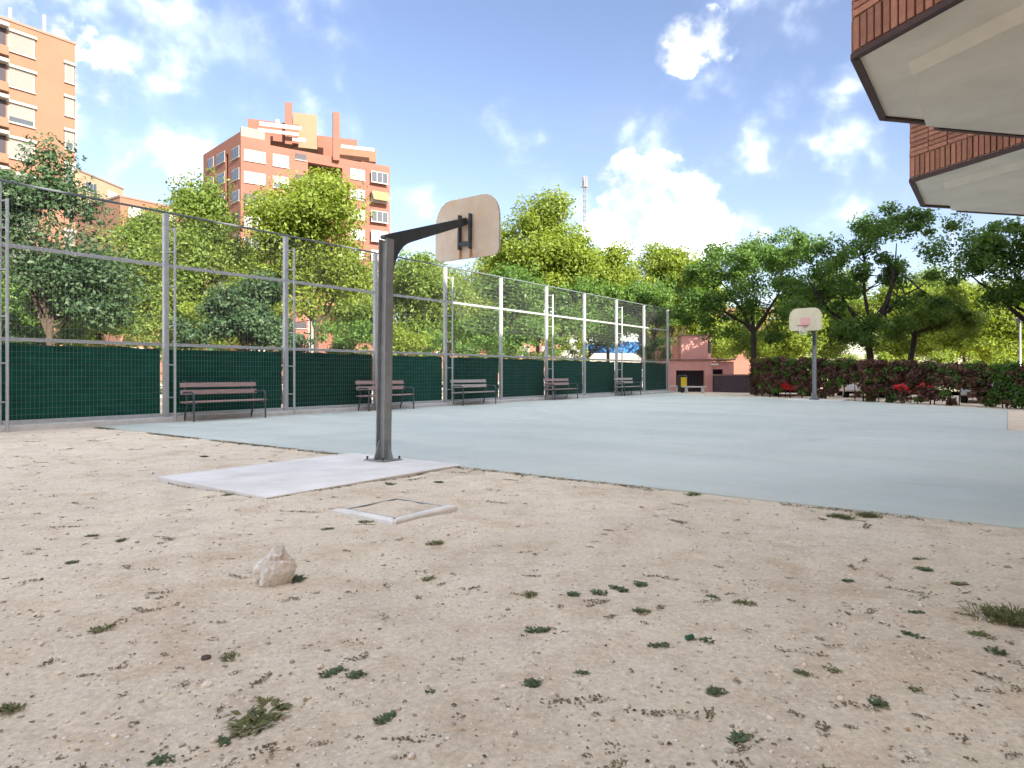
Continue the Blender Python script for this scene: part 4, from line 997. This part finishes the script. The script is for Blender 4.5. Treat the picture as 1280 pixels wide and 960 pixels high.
def left_block():
    d1 = 60.0; pr = A(94, HY, d1); b = (pr.x, pr.y); a = (pr.x - US * 26, pr.y - UC * 26); fc = Facade(a, b); L_ = fc.L
    H = EYE + (HY - 56) * d1 / F
    root = empty('apartment_block', (0, 0, 0), 0, 'salmon brick apartment block with white roller blinds rising behind the fence end', 'building')
    P = lambda q, o: (fc.a + fc.d * q + fc.n * o)[:2]
    MB().prism([P(0, 0), P(L_, 0), P(L_, -14), P(0, -14)], -.3, H).build('wall', M_salmon, root)
    rf = MB().prism([P(0, .08), P(L_ + .08, .08), P(L_ + .08, -14.1), P(0, -14.1)], H, H + .22).build('roof', M_roof, root)
    s0, z0 = fc.st(10, 84); s1, z1 = fc.st(44, 60)
    for k in range(10):
        dz = -k * 3.0; zt = EYE + (HY - 62) * d1 * .985 / F + dz
        if zt < 3: break
        for (xa, xb, kind) in ((9.5, 43, 'grey'), (81, 92, 'grey')):
            sa = fc.st(xa, 300)[0]; sb = fc.st(xb, 300)[0]
            w1 = zt if xa < 50 else zt - 1.15
            window(fc, root, sa, sb, w1 - 1.6, w1, kind)
            fc.box(sa - .12, sb + .12, w1 + .02, w1 + .24, 0, .25).build('lintel', M_bframe, root)
        for sb in (fc.st(7, 300)[0], fc.st(7, 300)[0] - 5.2):                                  # loggias further left
            sa = sb - 3.4
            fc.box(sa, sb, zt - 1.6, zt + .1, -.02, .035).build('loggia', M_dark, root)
            fc.box(sa - .1, sb + .02, zt - 2.3, zt - 1.55, .036, .7).build('balcony', M_salmon, root)
            fc.box(sa - .12, sb + .04, zt + .12, zt + .40, 0, .75).build('lintel', M_bframe, root)
    for q, hh in ((fc.st(18, 30)[0], 1.3), (fc.st(61, 42)[0], 1.8)):
        c = fc.a + fc.d * q + fc.n * -1.0
        MB().tube([(c.x, c.y, H + .2), (c.x, c.y, H + .3 + hh)], .14, 8).build('flue', M_bframe, root)
left_block()

def red_block():
    k = 86 / 80
    zc = 80 * k; C = A(301, HY, zc); Rr = A(489, HY, zc * 1.137); Lf = A(254, HY, zc * 1.108)
    H = EYE + (HY - 161) * zc / F
    root = empty('apartment_block', (0, 0, 0), 0, 'red brick apartment block with two tall chimneys and a stepped roof', 'building')
    fr = Facade((C.x, C.y), (Rr.x, Rr.y)); fl = Facade((Lf.x, Lf.y), (C.x, C.y)); back = Vector((Rr.x + Lf.x - C.x, Rr.y + Lf.y - C.y, 0))
    P = lambda q, o: tuple((fr.a + fr.d * q + fr.n * o)[:2])
    # right face steps: left wing, recessed slot, right wing
    sl0 = fr.st(385, 300)[0]; sl1 = fr.st(428, 300)[0]; L_ = fr.L
    foot = [P(0, 0), P(sl0, 0), P(sl0, -3.2), P(sl1, -3.2), P(sl1, 0), P(L_ - 4.4, 0), P(L_ - 4.4, -.5), P(L_, -.5), (back.x, back.y), (Lf.x, Lf.y)]
    qa = fl.L * .62
    PL = lambda q, o: tuple((fl.a + fl.d * q + fl.n * o)[:2])
    foot += [PL(qa, 0), PL(qa, -.7), PL(qa + .9, -.7), PL(qa + .9, 0)]
    MB().prism(foot, -.3, H - 2.2).build('wall', M_red, root)
    rf = MB().prism([P(.4, -.4), P(L_ - .4, -.9), (back.x - .5, back.y - .5), (Lf.x + .5, Lf.y - .2)], H - 2.21, H - 2.0).build('roof', M_roof, root)
    # parapet pieces and beam over the slot
    fr.box(0, sl0 - 5.0, H - 2.19, H, -.35, 0).build('parapet', M_red, root); fr.box(0, fr.st(331, 160)[0], H - .9, H + .35, -.30, .012).build('terrace_rail', M_grey_blind, root)
    fr.box(sl0 - 5.0, L_ - 4.4, H - 2.19, H - 1.4, -.35, .004).build('parapet', M_red, root); fr.box(sl0, sl1, H - 2.75, H - 2.2, -.6, .002).build('beam', M_red, root)
    fr.box(L_ - 4.4, L_, H - 2.19, H - 1.1, -.85, -.5).build('parapet', M_red, root); fl.box(0, fl.L, H - 2.19, H - .3, -.35, 0).build('parapet', M_red, root)
    # penthouses, lift tower, chimneys, by reading pixels at a depth behind the face
    def blockpx(name, x0, x1, yb, yt, dist, m, depth=4.0):
        a = A(x0, yb, dist); b = A(x1, yt, dist); o = MB().box(-(b.x - a.x) / 2, (b.x - a.x) / 2, 0, depth, 0, b.z - a.z)
        # turn with the main face about its front centre
        return o.build(name, m, root, loc=((a.x + b.x) / 2, dist, a.z), rz=.35)
    blockpx('penthouse', 312, 372, 176, 152, zc * 1.08, M_red, 8); blockpx('penthouse', 398, 446, 200, 172, zc * 1.15, M_red, 8); blockpx('penthouse', 424, 470, 200, 184, zc * 1.14, M_salmon, 6)
    blockpx('lift_tower', 367, 396, 185, 142, zc * 1.11, M_tan, 3.4)
    for x0, x1, yt, yb in ((356.5, 365, 128, 180), (416.5, 424.5, 140, 200)): blockpx('chimney', x0, x1, yb, yt, zc * 1.075, M_red, .9)
    for x0, x1, y0, y1, d in ((326, 376, 155, 160, 1.05), (324, 372, 163, 167, 1.045), (427, 468, 183, 187, 1.12), (366, 382, 172, 177, 1.06)): blockpx('terrace_railing', x0, x1, y1, y0, zc * d, M_bframe, .15)
    blockpx('antenna_dish', 345, 349, 158, 149, zc * 1.05, M_bframe, .3)
    fr.box(sl0 + .5, sl0 + 1.1, 3, H - 3.5, -3.15, -2.6).build('drain_shaft', M_grey_blind, root); fr.box(sl1 - 3.6, sl1 - 3.0, 3, H - 3.5, -3.15, -2.6).build('drain_shaft', M_grey_blind, root)
    fh = 27.6 * zc / F
    def row(xa, xb, ytop, ybot, kinds, fc=fr):
        sa, z1 = fc.st(xa, ytop); sb, _ = fc.st(xb, ytop); _, z0 = fc.st(xa, ybot)
        for i, kd in enumerate(kinds):
            if z0 - i * fh < 1: break
            if kd: window(fc, root, sa, sb, z0 - i * fh, z1 - i * fh, kd)
    row(305, 332, 186, 200, ['blind', 'blind', 'dark', 'blind', 'glass', 'blind', 'blind', 'blind', 'glass', 'blind'])
    row(341, 361, 192, 207, ['blind', 'blind', 'blind', 'blind', 'glass', 'blind', 'blind', 'blind', 'blind'])
    row(369, 383, 191, 199, ['dark'] * 9)
    row(438, 456, 210, 223, ['blind', 'blind', 'blind', 'blind', 'blind', 'blind', 'blind', 'blind'])
    row(464, 485, 213, 227, ['glass', 'awning', 'glass', 'blind', 'blind', 'blind', 'glass', 'blind'])
    for (a, b) in ((260, 267), (271, 281), (290, 299)):
        row(a, b, 186 + (301 - b) * .40, 200 + (301 - b) * .36, ['glass', 'glass', 'glass', 'dark' if a > 285 else 'glass', 'glass', 'glass', 'glass'], fl)
    sa, z1 = fr.st(407, 191); sb, _ = fr.st(424, 191); _, z0 = fr.st(407, 199)
    P3 = lambda q, o, z: fr.a + fr.d * q + fr.n * o + Vector((0, 0, z))
    for i in range(8):
        vs = [P3(sa, -3.1, z1 - i * fh), P3(sb, -3.1, z1 - i * fh), P3(sb, -1.4, z0 - i * fh), P3(sa, -1.4, z0 - i * fh)]; vs += [v + Vector((0, 0, -.08)) for v in vs]
        if z0 - i * fh > 2: MB().add(vs, [(0, 1, 2, 3), (7, 6, 5, 4), (0, 4, 5, 1), (1, 5, 6, 2), (2, 6, 7, 3), (3, 7, 4, 0)]).build('awning', M_awn, root)
red_block()

def far_block(x0, x1, yt, dist, m, label, turn=0.0, depth=14, winm=True):
    a = A(x0, HY, dist); b = A(x1, HY, dist * (1 + turn)); H = EYE + (HY - yt) * dist / F; fc = Facade((a.x, a.y), (b.x, b.y))
    root = empty('apartment_block', (0, 0, 0), 0, label, 'building'); P = lambda q, o: tuple((fc.a + fc.d * q + fc.n * o)[:2])
    MB().prism([P(0, 0), P(fc.L, 0), P(fc.L, -depth), P(0, -depth)], -.3, H).build('wall', m, root)
    MB().prism([P(-.1, .1), P(fc.L + .1, .1), P(fc.L + .1, -depth), P(-.1, -depth)], H, H + .25).build('roof', M_roof, root)
    n = max(1, int(fc.L / 3.6))
    z = H - 1.0
    while z > 4:
        for i in range(n):
            s0 = (i + .25) * fc.L / n; window(fc, root, s0, s0 + fc.L / n * .5, z - 1.4, z, rnd.choice(['blind', 'glass', 'grey', 'blind']))
        z -= 3.0
    return root
far_block(99, 154, 214, 96, M_cream, 'narrow cream tower block between the salmon block and the red block', .1, 10)
far_block(150, 262, 246, 84, M_salmon, 'lower salmon block behind the trees beside the red brick block', .12)
far_block(858, 985, 384, 95, M_red, 'low pink brick building glimpsed behind the dark shade trees', .05)
far_block(500, 700, 420, 88, M_salmon, 'low salmon terrace glimpsed under the trees behind the middle of the fence', .1)
